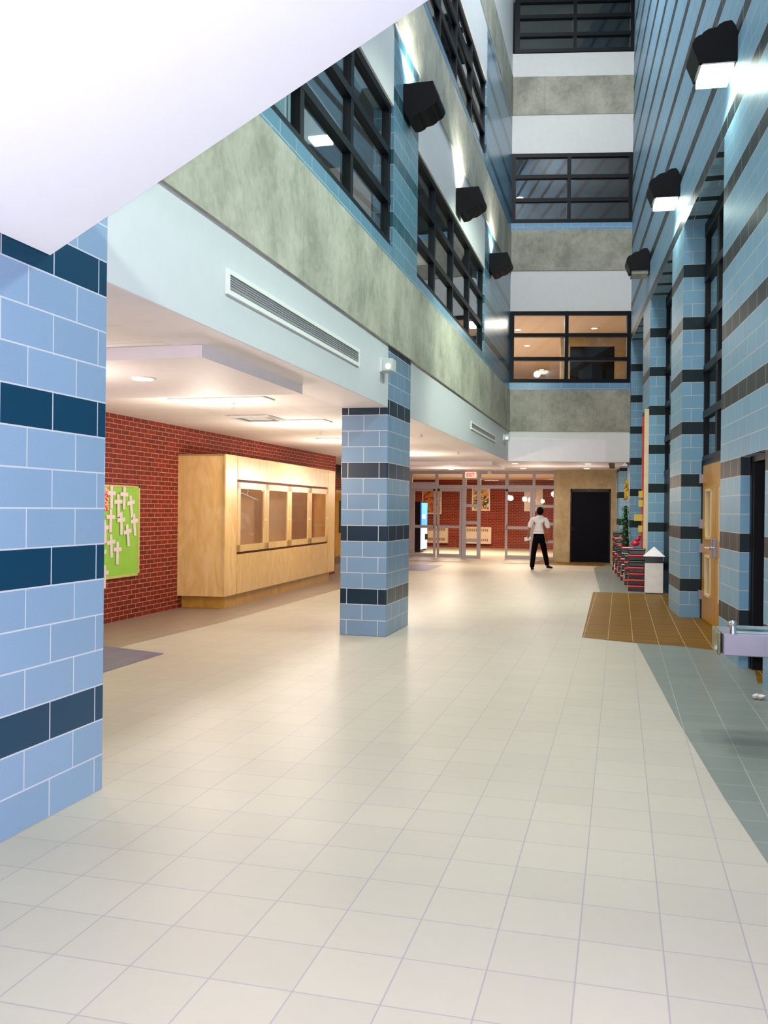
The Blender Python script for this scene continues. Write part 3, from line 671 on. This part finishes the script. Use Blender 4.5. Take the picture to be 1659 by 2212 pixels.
zz = [0.095, 0.525, 0.615, 1.08, 1.17, 1.62, 1.71, 2.2]
for a, b in ((-4.71, -4.36), (-2.54, -1.99)): pm += [(a, b, zz[2 * k], zz[2 * k + 1]) for k in range(4)]
r = bpy.data.objects.new('window_20', None); C.objects.link(r); r['kind'] = 'structure'; r['label'] = 'fixed panes of the glass entrance screen'; r.location = (-4.5, YS, 0)
for a, b, z0, z1 in pm: MB().box(a, b, YS - 0.006, YS + 0.006, z0, z1).build('pane', M_GLASS, r)
def glass_door(n, x0, x1, hx, label):
    r = bpy.data.objects.new('door_%d' % n, None); C.objects.link(r); r['kind'] = 'structure'; r['label'] = label; r.location = (x0, YS, 0)
    m_ = MB()
    for a, b in ((x0, x0 + 0.075), (x1 - 0.075, x1)): bar(m_, a, b, 0.01, 2.2, 0.025)
    for a, b in ((0.01, 0.13), (0.94, 1.03), (2.11, 2.2)): bar(m_, x0 + 0.01, x1 - 0.01, a + 0.001, b - 0.001, 0.021)
    m_.build('door_frame', M_ALU, r)
    for a, b in ((0.13, 0.94), (1.03, 2.11)): MB().box(x0 + 0.07, x1 - 0.07, YS - 0.004, YS + 0.004, a, b).build('pane', M_GLASS, r)
    MB().tube([(hx, YS - 0.03, 0.93), (hx, YS - 0.09, 0.93), (hx, YS - 0.09, 1.07), (hx, YS - 0.03, 1.07)], 0.012, 8).build('pull_handle', M_CHROME, r, smooth=True)
    MB().box(hx - 0.03, hx + 0.03, YS - 0.07, YS - 0.02, 2.12, 2.19).build('door_closer', M_BLACK, r)
glass_door(7, -6.45, -5.68, -5.73, 'left glass entrance door leaf beside the vending machine')
glass_door(8, -5.64, -4.84, -5.59, 'right leaf of the closed pair of glass entrance doors')
glass_door(9, -3.47, -2.63, -3.42, 'glass entrance door leaf behind the walking person')
MB_ = MB().box(-6.5, -5.66, YS - 0.12, YS - 0.05, 2.18, 2.40).build('header_box', M_ALU, origin=(-6.1, YS - 0.1, 2.2)); tag(MB_, 'plain aluminium operator box above the left glass door', 'door operator')
# exit sign
t = thing('exit_sign', 'white exit sign with red letters over the open glass doorway', 'exit sign', (-4.55, YS - 0.12, 2.53))
MB().box(-4.73, -4.38, YS - 0.16, YS - 0.08, 2.535, 2.72).build('sign_box', emis('sign_white', (250, 236, 214), 0.5), t, bevel=0.005)
cu = bpy.data.curves.new('lettering', 'FONT'); cu.body = 'EXIT'; cu.size = 0.125; cu.align_x = 'CENTER'; cu.align_y = 'CENTER'; cu.extrude = 0.003; cu.offset = 0.0025
cu.materials.append(emis('sign_red', (235, 30, 10), 0.9)); o = bpy.data.objects.new('lettering', cu); C.objects.link(o); o.parent = t
bpy.context.view_layer.update(); me = bpy.data.meshes.new_from_object(o.evaluated_get(bpy.context.evaluated_depsgraph_get())); bpy.data.objects.remove(o); o = bpy.data.objects.new('lettering', me); C.objects.link(o); o.parent = t
o.location = (-0.005, -0.044, 0.095); o.rotation_euler = (PI / 2, 0, 0); o.scale = (1.0, 1.35, 1.0); o['label'] = 'red EXIT letters'
mb = MB().tube([(-3.95, YS - 0.2, 2.66), (-3.95, YS - 0.2, 2.75)], 0.07, 12)
o = mb.build('smoke_detector', M_WHITE, origin=(-3.95, YS - 0.2, 2.7)); tag(o, 'small round detector on the lobby ceiling right of the exit sign', 'smoke detector')

# vestibule things
t = thing('vending_machine', 'black vending machine with a glowing blue front behind the glass door', 'vending machine', (-6.95, 31.4, 0))
MB().box(-7.2, -6.80, 30.9, 31.9, 0.05, 1.80).build('cabinet', M_BLACK, t, bevel=0.01)
MB().box(-6.80, -6.76, 30.92, 31.88, 0.12, 0.93).build('lower_panel', emis('panel_pale', (170, 200, 250), 0.8), t)
MB().box(-6.80, -6.76, 30.92, 31.88, 0.95, 1.76).build('upper_panel', emis('panel_blue', (60, 130, 235), 0.9), t)
MB().box(-6.76, -6.75, 31.0, 31.5, 1.20, 1.36).build('selection_panel', emis('panel_white', (235, 240, 250), 1.0), t)
MB().box(-6.76, -6.72, 31.5, 31.8, 0.45, 0.65).build('dispenser_flap', M_BLACK, t)
for k, (x0, x1, z0, z1, lab, cols) in enumerate(((-7.75, -6.95, 1.35, 2.36, 'orange and brown abstract poster on the vestibule brick behind the vending machine', ((120, 60, 20), (200, 130, 50), (150, 50, 20), (222, 180, 90))),
        (-5.72, -5.0, 1.50, 2.40, 'framed multicoloured abstract poster behind the open doorway', ((225, 215, 185), (40, 60, 40), (215, 160, 60), (225, 215, 185), (180, 90, 50))),
        (-3.65, -2.93, 1.50, 2.40, 'framed pale abstract poster behind the walking person', ((236, 226, 205), (236, 226, 205), (226, 214, 190), (236, 226, 205), (190, 130, 70))))):
    # posters hang on the brick at y=36.3; widths scaled to that depth
    f = 36.25 / 35.5; x0 *= f; x1 *= f; z0 = EYE + (z0 - EYE) * f; z1 = EYE + (z1 - EYE) * f
    t = thing('poster', lab, 'poster', ((x0 + x1) / 2, 36.28, z0), 0, 'posters on the vestibule brick')
    MB().box(x0, x1, 36.26, 36.298, z0, z1).build('poster_frame', plain('poster_white', (232, 226, 214), 0.4), t)
    MB().box(x0 + 0.05, x1 - 0.05, 36.25, 36.262, z0 + 0.05, z1 - 0.05).build('print', blotch_mat('print_%d' % k, cols, 3.2), t)
for x0, x1, lab in ((-7.75, -6.80, 'left beige wall heater on the vestibule brick'), (-6.12, -5.02, 'right beige wall heater below the multicoloured poster')):
    t = thing('wall_heater', lab, 'heater', ((x0 + x1) / 2, 36.2, 0.15), 0, 'wall heaters in the vestibule')
    MB().box(x0, x1, 36.12, 36.29, 0.16, 0.84).build('casing', plain('heater_beige', (226, 206, 180), 0.5), t, bevel=0.01)
    for z in (0.26, 0.66):
        g = MB()
        for q in range(12):
            xx = x0 + 0.1 + (x1 - x0 - 0.2) * q / 12; g.box(xx, xx + 0.045, 36.112, 36.125, z, z + 0.11)
        g.build('grille', plain('grille_brown', (150, 120, 90), 0.6), t)

# ---------------------------------------------------------------- display case
CA, CB = Vector((-5.71, 12.40, 0)), Vector((-5.93, 18.40, 0)); CDv = (CB - CA).normalized(); CNv = Vector((CDv.y, -CDv.x, 0))
if CNv.x < 0: CNv = -CNv
def K(y, off=0, z=0):
    return CA + CDv * (y - 12.40) + CNv * off + Vector((0, 0, z))
def Kbox(mb, y0, y1, o0, o1, z0, z1): return mb.vecbox(K(y0, o0, z0), CDv * (y1 - y0), CNv * (o1 - o0), (0, 0, z1 - z0))
t = thing('display_case', 'pale birch display case with four glass doors against the brick wall', 'display case', (-6.0, 15.4, 0))
near = K(12.40, -0.02); far = K(18.38, -0.02)
mb = MB()
mb.prism([(-6.448, 12.30), (-6.448, 12.34), (near.x, 12.44), (near.x, 12.40)], 0.19, 2.33)
mb.prism([(far.x, 18.34), (far.x, 18.38), (-6.448, 18.5), (-6.448, 18.46)], 0.19, 2.33)
mb.prism([(-6.448, 12.3), (near.x, 12.4), (far.x, 18.38), (-6.448, 18.5)], 2.30, 2.33)
mb.prism([(-6.447, 12.345), (near.x - 0.05, 12.445), (far.x - 0.05, 18.33), (-6.447, 18.45)], 0.195, 0.78)
mb.prism([(-6.447, 12.345), (near.x - 0.10, 12.445), (far.x - 0.10, 18.33), (-6.447, 18.45)], 0.84, 0.86)
mb.build('carcass', M_BIRCH, t)
for y0, y1, in ((12.38, 12.84), (17.88, 18.40)): Kbox(MB(), y0, y1, -0.025, 0.0, 0.19, 2.33).build('end_panel', M_BIRCH, t, bevel=0.002)
ed = [12.86, 14.15, 15.36, 16.60, 17.86]
for k in range(4):
    Kbox(MB(), ed[k] + 0.003, ed[k + 1] - 0.003, -0.025, 0.0, 1.965, 2.33).build('top_panel', M_BIRCH, t, bevel=0.002)
    Kbox(MB(), ed[k] + 0.003, ed[k + 1] - 0.003, -0.025, 0.0, 0.19, 0.80).build('lower_panel', M_BIRCH, t, bevel=0.002)
    f = MB(); a, b = ed[k] + 0.006, ed[k + 1] - 0.006
    Kbox(f, a, a + 0.115, -0.02, 0.004, 0.84, 1.925); Kbox(f, b - 0.115, b, -0.02, 0.004, 0.84, 1.925)
    Kbox(f, a, b, -0.02, 0.004, 0.84, 0.945); Kbox(f, a, b, -0.02, 0.004, 1.825, 1.925)
    dr = f.build('glass_door', M_BIRCH, t)
    g = Kbox(MB(), a + 0.11, b - 0.11, -0.012, -0.006, 0.94, 1.83); gg = g.build('pane', M_GLASS, dr)
    MB().ell(tuple(K(b - 0.06, 0.012, 1.32)), (0.02, 0.02, 0.02), 10, 6).build('knob', plain('knob_white', (236, 226, 210), 0.3), dr, smooth=True)
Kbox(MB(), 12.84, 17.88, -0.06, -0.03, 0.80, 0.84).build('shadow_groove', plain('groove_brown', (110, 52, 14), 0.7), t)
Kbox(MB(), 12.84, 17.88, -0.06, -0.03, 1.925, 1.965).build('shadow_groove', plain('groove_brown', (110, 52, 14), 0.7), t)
MB().box(-6.44, -6.42, 12.4, 18.4, 0.86, 2.30).build('back_panel', plain('back_board', (176, 140, 110), 0.7), t)
MB().prism([(-6.448, 12.44), (K(12.5, -0.05).x, 12.50), (K(18.1, -0.05).x, 18.15), (-6.448, 18.2)], 0.0, 0.19).build('plinth', M_BIRCH_D, t)
light('AREA', 'case_light', (-6.1, 15.4, 2.25), 22, (1.0, 0.80, 0.66), 0.4, 5.6)
# hanger in first bay
hg = thing('coat_hanger', 'white hanger dangling at an angle behind the first case door', 'hanger', tuple(K(13.4, -0.12, 1.75)))
MB().tube([K(13.02, -0.1, 1.80), K(13.98, -0.1, 1.66)], 0.010, 8).tube([K(13.5, -0.1, 1.735), K(13.56, -0.1, 1.79), K(13.52, -0.1, 1.85)], 0.007, 8).build('hanger_body', M_WHITE, hg, smooth=True)

# ---------------------------------------------------------------- notice board with paper crosses
t = thing('notice_board', 'lime green notice board on the brick wall left of the display case', 'notice board', (-6.43, 10.4, 0.6))
MB().box(-6.448, -6.425, 9.5, 11.11, 0.61, 1.79).build('board_surface', plain('lime_paper', (150, 205, 70), 0.7, var=0.04), t)
fr = MB().box(-6.448, -6.418, 11.10, 11.14, 0.59, 1.81).box(-6.448, -6.418, 9.46, 11.14, 0.58, 0.612).box(-6.448, -6.418, 9.46, 11.14, 1.788, 1.81).box(-6.448, -6.418, 9.46, 9.5, 0.59, 1.81)
fr.build('board_frame', plain('board_edge', (206, 190, 120), 0.5), t)
M_PAPER = plain('cross_paper', (236, 218, 214), 0.7, var=0.12, scale=60)
cr = [(10.42, 1.70, 'top left corner of the green board', 0), (10.58, 1.59, 'second from the left in the upper group', -2), (10.72, 1.69, 'topmost right of centre, overlapping the board edge', 2), (10.90, 1.58, 'upper right, leaning', -9),
      (10.40, 1.39, 'below the red drawing, centre left', 1), (10.65, 1.35, 'in the middle of the board', -3), (10.99, 1.33, 'at the right edge of the board', -7), (10.26, 1.25, 'at the left edge at mid height', -6),
      (10.81, 1.19, 'lower right, tilted', -10), (10.42, 1.06, 'lower left, overlapped by another cross', -4), (10.57, 0.96, 'lowest in the middle', 1), (10.20, 0.94, 'lower left edge with a dark tip', -2), (10.27, 0.67, 'hanging over the bottom edge of the board', -1)]
for i, (y, z, lab, tilt) in enumerate(cr):
    x = -6.4165 + 0.003 * (i % 3)
    m_ = MB().box(0, 0.002, -0.030, 0.030, -0.20, 0.10).box(0.0004, 0.0024, -0.098, 0.098, -0.026, 0.026)
    o = m_.build('paper_cross', M_PAPER, world=False); o.location = (x, y, z); o.rotation_euler = (math.radians(-tilt), 0, 0)
    tag(o, 'white paper cross, ' + lab, 'paper cross', 'paper crosses on the notice board')
o = MB().box(-6.4235, -6.42, 9.95, 10.36, 1.47, 1.77).build('drawing', blotch_mat('red_drawing', ((236, 190, 150), (214, 30, 20), (236, 190, 150), (214, 30, 20), (240, 200, 160)), 9), origin=(-6.42, 10.15, 1.6))
tag(o, 'red and peach drawing pinned at the upper left of the green board', 'drawing')

# ---------------------------------------------------------------- drinking fountain
t = thing('drinking_fountain', 'stainless wall drinking fountain at the right edge of the picture', 'drinking fountain', (1.0, 6.4, 0.6))
x0 = 0.66
mb = MB().extrude([(x0, 6.2, 0.605), (1.37, 6.2, 0.605), (1.37, 6.2, 0.745), (x0, 6.2, 0.745)], (-0.03, 0.42, 0))
mb.build('body', M_STEEL, t, bevel=0.006)
mb = MB().box(x0 - 0.035, x0 - 0.012, 6.24, 6.60, 0.60, 0.75); mb.build('front_panel', plain('dull_steel', (120, 120, 84), 0.4, 0.5), t, bevel=0.008)
MB().box(x0 - 0.05, x0 - 0.03, 6.22, 6.30, 0.635, 0.665).build('push_bar', M_CHROME, t, bevel=0.006)
mb = MB(); ring = []
for a, b, c, d in ((x0 + 0.06, 1.15, 6.25, 6.275), (x0 + 0.06, 1.15, 6.55, 6.575), (x0 + 0.06, x0 + 0.085, 6.25, 6.575), (1.125, 1.15, 6.25, 6.575)): mb.box(a, b, c, d, 0.742, 0.762)
mb.build('basin_rim', M_CHROME, t, bevel=0.006)
MB().box(x0 + 0.08, 1.13, 6.27, 6.555, 0.744, 0.748).build('basin', plain('basin_steel', (70, 110, 60), 0.25, 0.7), t)
MB().tube([(x0 + 0.06, 6.24, 0.745), (x0 + 0.06, 6.24, 0.80)], [0.022, 0.016], 14).ell((x0 + 0.06, 6.25, 0.81), (0.026, 0.04, 0.022)).build('bubbler', M_CHROME, t, smooth=True)
# litter
m_ = MB().ell((0, 0, 0.02), (0.05, 0.035, 0.02), 10, 6)
for v in m_.v: v += Vector((random.uniform(-.008, .008), random.uniform(-.008, .008), max(-0.004, random.uniform(-.006, .008))))
o = m_.build('crumpled_tissue', plain('tissue', (214, 204, 196), 0.8), world=False); o.location = (1.12, 7.92, 0.004); tag(o, 'small crumpled white tissue on the grey tiles by the right wall', 'litter')

# ---------------------------------------------------------------- waste bin
t = thing('waste_bin', 'white waste bin with a peaked lid by the second recess', 'waste bin', (0.62, 17.6, 0))
bx0, bx1, by0, by1 = 0.46, 0.79, 17.45, 17.78
MB().box(bx0, bx1, by0, by1, 0.015, 0.60).build('body', plain('bin_white', (232, 226, 220), 0.4), t, bevel=0.012)
MB().box(bx0 + 0.012, bx1 - 0.012, by0 + 0.012, by1 - 0.012, 0.60, 0.70).box(bx0 - 0.006, bx1 + 0.012, by0 - 0.004, by1 + 0.006, 0.58, 0.61).build('bag_band', plain('bin_bag', (14, 14, 16), 0.2), t)
m_ = MB(); cx_, cy_ = (bx0 + bx1) / 2, (by0 + by1) / 2; e = 0.03
L_ = [(bx0 - e, by0 - e, 0.70), (bx1 + e, by0 - e, 0.70), (bx1 + e, by1 + e, 0.70), (bx0 - e, by1 + e, 0.70)]
m_.face(L_[::-1])
for k in range(4): m_.face([L_[k], L_[(k + 1) % 4], (cx_, cy_, 0.88)])
m_.build('peaked_lid', plain('bin_white', (232, 226, 220), 0.4), t)

# ---------------------------------------------------------------- storage totes and seasonal display along the wall
M_RED = plain('tote_red', (190, 24, 18), 0.22, var=0.08); M_TGREEN = plain('tote_green', (16, 34, 22), 0.25, var=0.1); M_TBLACK = plain('tote_black', (14, 14, 16), 0.25)
def tote(loc, wx, wy, h, body, lid, rot, label, first=[None]):
    t = thing('storage_tote', label, 'storage tote', loc, rot, 'stacked storage totes')
    P = [(-wx / 2 * .92, -wy / 2 * .92), (wx / 2 * .92, -wy / 2 * .92), (wx / 2 * .92, wy / 2 * .92), (-wx / 2 * .92, wy / 2 * .92)]
    MB().prism(P, 0.0, h * 0.68).build('tote_body', body, t, world=False, bevel=0.012)
    MB().box(-wx / 2, wx / 2, -wy / 2, wy / 2, h * 0.62, h * 0.98).build('tote_lid', lid, t, world=False, bevel=0.02)
def edge_x(y): return 0.20 - 0.0583 * (y - 17.6)
z = 0.0
for k in range(7):
    h = 0.118; nm = ['lowest of', 'second from the floor in', 'third from the floor in', 'fourth up in', 'fifth up in', 'sixth up in', 'topmost green lidded one of'][k]
    tote((0.32 - 0.008 * (k % 2), 18.06, z), 0.33, 0.36, h, M_TBLACK, M_TGREEN if k in (4, 6) else M_RED, 0.02 * (k % 3 - 1), 'storage tote, ' + nm + ' the front stack beside the bin'); z += h
sp = [(19.55, 5), (20.8, 6), (22.0, 6), (23.15, 7), (24.4, 8)]
pos = ['second stack from the bin', 'third stack from the bin', 'fourth stack from the bin', 'fifth stack from the bin', 'farthest stack, near the black door']
for (y, n), pn in zip(sp, pos):
    z = 0.0
    for k in range(n):
        h = 0.125; lv = ['on the floor', 'one up', 'two up', 'three up', 'four up', 'five up', 'six up', 'at the top'][k]
        tote((edge_x(y) + 0.15 + 0.006 * ((k * 7) % 3 - 1), y, z), 0.28, 0.5, h, M_TGREEN, M_RED if (k % 3 != 1) else M_TGREEN, 0.02 * ((k * 5) % 3 - 1), 'storage tote %s in the %s' % (lv, pn)); z += h
gaps = [(18.7, 'behind the front stack'), (20.17, 'between the second and third stacks'), (21.4, 'between the third and fourth stacks'), (22.57, 'between the fourth and fifth stacks'), (23.78, 'before the farthest stack'), (25.0, 'beyond the farthest stack')]
cols = [('red', (210, 30, 24)), ('gold', (214, 186, 120)), ('dark green', (30, 70, 34)), ('pale pink', (230, 206, 200)), ('brown', (170, 110, 40))]
n_ = 0
for gy, gl in gaps:
    for j in range(3):
        cn, cc = cols[n_ % 5]; s_ = 0.07 if j < 2 else 0.06; n_ += 1
        o = MB().box(-s_, s_, -s_, s_, 0, s_ * 2.6).build('gift_box', plain('gift_' + cn.replace(' ', '_'), cc, 0.35), world=False, bevel=0.008)
        yy = gy + (-0.11, 0.11, -0.11)[j]; o.location = (edge_x(yy) + 0.11, yy, 0.0045 if j < 2 else 0.0045 + 0.182); o.rotation_euler = (0, 0, 0.15 * (n_ % 3 - 1))
        tag(o, '%s small box %s %s' % (cn, ('on the floor, near one', 'on the floor, far one', 'set on another box')[j], gl), 'box', 'small boxes beside the totes')
# narrow green tree of leaves
t = thing('artificial_tree', 'narrow dark green artificial tree standing on the third stack of totes', 'artificial tree', (0.12, 20.9, 0.75))
MB().tube([(0.12, 20.9, 0.752), (0.12, 20.9, 1.66)], [0.085, 0.03], 10).build('trunk', plain('tree_dark', (10, 26, 12), 0.6), t)
lf = MB()
for k in range(60):
    a = k * 2.4; z = 0.81 + 0.84 * k / 60; r_ = 0.13 * (1 - 0.55 * k / 60); c = Vector((0.12 + r_ * math.cos(a), 20.9 + r_ * math.sin(a), z))
    d = Vector((math.cos(a), math.sin(a), -0.5)).normalized() * 0.05; u = Vector((-math.sin(a), math.cos(a), 0)) * 0.03
    lf.extrude([c - d * .4, c + u, c + d, c - u], Vector((0, 0, 0.008)))
lf.build('foliage', plain('leaf_green', (40, 130, 50), 0.4, var=0.3, scale=20), t)
t = thing('hanging_ornament', 'yellow cut-out decoration hanging above the green tree', 'decoration', (0.12, 20.95, 1.85))
MB().extrude([(0.04, 20.95, 1.76), (0.09, 20.95, 1.84), (0.07, 20.95, 2.08), (0.09, 20.95, 2.22), (0.17, 20.95, 2.24), (0.19, 20.95, 1.86), (0.15, 20.95, 1.80)], (0, 0.015, 0)).build('cutout', blotch_mat('yellow_cutout', ((214, 170, 40), (214, 170, 40), (120, 80, 20), (226, 186, 60)), 14), t)
# tall banner board
t = thing('banner_board', 'tall narrow cream board with a red edge and yellow pieces by the far pier', 'banner', tuple(W(18.42, -0.06, 0.6)))
Wbox(MB(), 18.36, 18.40, -0.085, -0.002, 0.62, 3.55).build('board', plain('cream_board', (222, 200, 168), 0.5), t)
Wbox(MB(), 18.40, 18.44, -0.12, -0.06, 0.45, 3.40).build('red_edge', plain('banner_red', (178, 40, 14), 0.5), t)
for k, z in enumerate((1.88, 1.70, 1.42, 1.20, 0.75)):
    Wbox(MB(), 18.38, 18.41, -0.26 if k == 2 else -0.18, -0.10, z - 0.07, z + 0.06).build('yellow_piece', plain('piece_yellow', (206, 172, 60), 0.5), t)
for k, (z, sz) in enumerate(((0.90, 0.09), (0.98, 0.06), (1.04, 0.045))):
    o = MB().ell((0, 0, 0), (sz, sz * .6, sz * .6), 12, 8).build('red_bow', plain('bow_red', (196, 20, 40), 0.3), world=False, smooth=True); o.location = tuple(W(18.55 + 0.02 * k, -0.22 + 0.05 * k, z))
    tag(o, 'red bow, %s beside the banner board' % ['largest and lowest', 'middle-sized', 'smallest and highest'][k], 'bow', 'red bows by the banner board')

# ---------------------------------------------------------------- person walking away
def skin(name, pts, edges, mat, parent, root=0, sub=2):
    me = bpy.data.meshes.new(name); me.from_pydata([p[:3] for p in pts], edges, []); me.materials.append(mat)
    o = bpy.data.objects.new(name, me); C.objects.link(o); o.parent = parent
    me.skin_vertices.new() if hasattr(me.skin_vertices, 'new') and len(me.skin_vertices) == 0 else None
    sm = o.modifiers.new('skin', 'SKIN'); sm.use_smooth_shade = True; sm.branch_smoothing = 0.4
    sv = me.skin_vertices[0].data if len(me.skin_vertices) else None
    if sv:
        for k, p in enumerate(pts):
            rx = p[3]; ry = p[4] if len(p) > 4 else rx; sv[k].radius = (rx, ry); sv[k].use_root = (k == root)
    ss = o.modifiers.new('sub', 'SUBSURF'); ss.levels = sub; ss.render_levels = sub
    return o
t = thing('person', 'person in a white short-sleeved shirt and black trousers walking away with a paper', 'person', (-2.03, 23.45, 0), 0)
M_SKIN = plain('skin', (150, 96, 56), 0.5, var=0.03); M_SHIRT = plain('shirt_white', (226, 216, 216), 0.8, var=0.03, scale=10, bump=0.2); M_TROU = plain('trousers_black', (6, 6, 8), 0.8, spec=0.05); M_HAIR = plain('hair_black', (5, 5, 5), 0.7, spec=0.1)
B = [(0, 0, .88, .11, .09), (0, 0, 1.04, .105, .08), (0.005, .01, 1.20, .12, .085), (0.015, .01, 1.32, .08, .06), (0.02, .02, 1.385, .045, .045), (0.025, .03, 1.44, .05, .055), (0.03, .035, 1.51, .066, .08), (0.03, .03, 1.575, .055, .068),
     (-.09, 0, .82, .075, .075), (-.12, -.07, .45, .05, .05), (-.14, -.21, .10, .032, .034), (-.14, -.12, .045, .03, .022),
     (.09, .02, .82, .075, .075), (.14, .20, .46, .05, .05), (.19, .40, .12, .032, .034), (.26, .45, .06, .03, .022),
     (-.17, 0, 1.30, .05, .05), (-.235, -.03, 1.06, .036, .036), (-.275, .06, .86, .024, .026), (-.28, .09, .80, .034, .016),
     (.185, 0, 1.30, .05, .05), (.235, -.01, 1.05, .036, .036), (.215, .07, .85, .024, .026), (.21, .10, .79, .034, .016),
     (0.03, .12, 1.49, .012, .014), (-.045, .03, 1.50, .010, .018), (.105, .03, 1.50, .010, .018)]
E = [(0, 1), (1, 2), (2, 3), (3, 4), (4, 5), (5, 6), (6, 7), (0, 8), (8, 9), (9, 10), (10, 11), (0, 12), (12, 13), (13, 14), (14, 15), (2, 16), (16, 17), (17, 18), (18, 19), (2, 20), (20, 21), (21, 22), (22, 23), (6, 24), (6, 25), (6, 26)]
# fingers: five bent chains on each palm
for side, hi in ((-1, 19), (1, 23)):
    hx, hy, hz = B[hi][:3]
    for q, (dx, ln) in enumerate(((-.022, .055), (-.008, .065), (.007, .062), (.021, .050))):
        i = len(B); B += [(hx + dx, hy + .004, hz - .032, .0075), (hx + dx - side * .002, hy + .016, hz - .032 - ln * .55, .007), (hx + dx, hy + .036, hz - .03 - ln * .85, .006)]
        E += [(hi, i), (i, i + 1), (i + 1, i + 2)]
    i = len(B); B += [(hx - side * .034, hy + .012, hz - .006, .009), (hx - side * .042, hy + .03, hz - .038, .0075)]; E += [(hi, i), (i, i + 1)]
body = skin('body', B, E, M_SKIN, t, 0, 1)
skin('shirt', [(0, 0, 1.01, .140, .115), (0, 0, 1.06, .138, .11), (0.005, .0, 1.17, .142, .104), (0.012, .004, 1.29, .150, .10), (0.02, .012, 1.37, .078, .078), (0.02, .015, 1.41, .058, .058), (-.15, 0, 1.31, .07, .075), (-.21, -.015, 1.18, .066, .07), (-.24, -.025, 1.07, .068, .070), (.17, 0, 1.31, .07, .075), (.225, -.01, 1.18, .066, .07), (.245, -.01, 1.06, .068, .070)],
     [(0, 1), (1, 2), (2, 3), (3, 4), (4, 5), (3, 6), (6, 7), (7, 8), (3, 9), (9, 10), (10, 11)], M_SHIRT, t, 1, 2)
skin('trousers', [(0, 0, .95, .128, .105), (0, 0, .92, .138, .112), (0, 0, .87, .148, .12), (-.085, 0, .76, .096, .096), (-.115, -.06, .46, .074, .074), (-.14, -.18, .15, .060, .066), (-.14, -.20, .05, .062, .068), (.095, .02, .76, .096, .096), (.14, .19, .47, .074, .074), (.185, .37, .18, .060, .066), (.20, .41, .09, .060, .066)],
     [(0, 1), (1, 2), (2, 3), (3, 4), (4, 5), (5, 6), (2, 7), (7, 8), (8, 9), (9, 10)], M_TROU, t, 1, 2)
for nm, a, b, c in (('shoe', (-.14, -.24, .045), (-.14, -.13, .045), (-.135, -.03, .03)), ('shoe', (.18, .38, .065), (.25, .44, .05), (.33, .50, .032))):
    skin(nm, [a + (.042, .042), b + (.045, .036), c + (.036, .026)], [(0, 1), (1, 2)], M_BLACK, t, 0, 2)
hm = MB().ell((0.03, .005, 1.525), (.094, .108, .108), 20, 14)
hm2 = MB(); 
for v in hm.v:
    if v.y > 0.06 and v.z < 1.56: v.y = 0.06 - (1.56 - v.z) * 0.25
hm.build('hair', M_HAIR, t, world=False, smooth=True)
for dx in (-.028, .028): MB().ell((0.03 + dx, .113, 1.505), (.011, .006, .006), 8, 6).build('eye', M_BLACK, t, world=False, smooth=True)
MB().ell((0.03, .112, 1.452), (.022, .006, .005), 8, 6).build('mouth', plain('lip', (150, 70, 60), 0.5), t, world=False, smooth=True)
MB().ell((-.052, -.0, 1.50), (.010, .016, .018), 8, 6).build('ear_piece', plain('ear_white', (230, 225, 215), 0.4), t, world=False, smooth=True)
o = MB().extrude([(-.34, 0, -.07), (-.20, 0, -.03), (-.18, 0, .05), (-.30, 0, .045), (-.36, 0, .02)], (0, .006, 0)).build('paper_sheet', M_WHITE, world=False); o.location = (-2.05, 23.52, .80); tag(o, 'folded white paper held in the left hand of the person', 'paper')
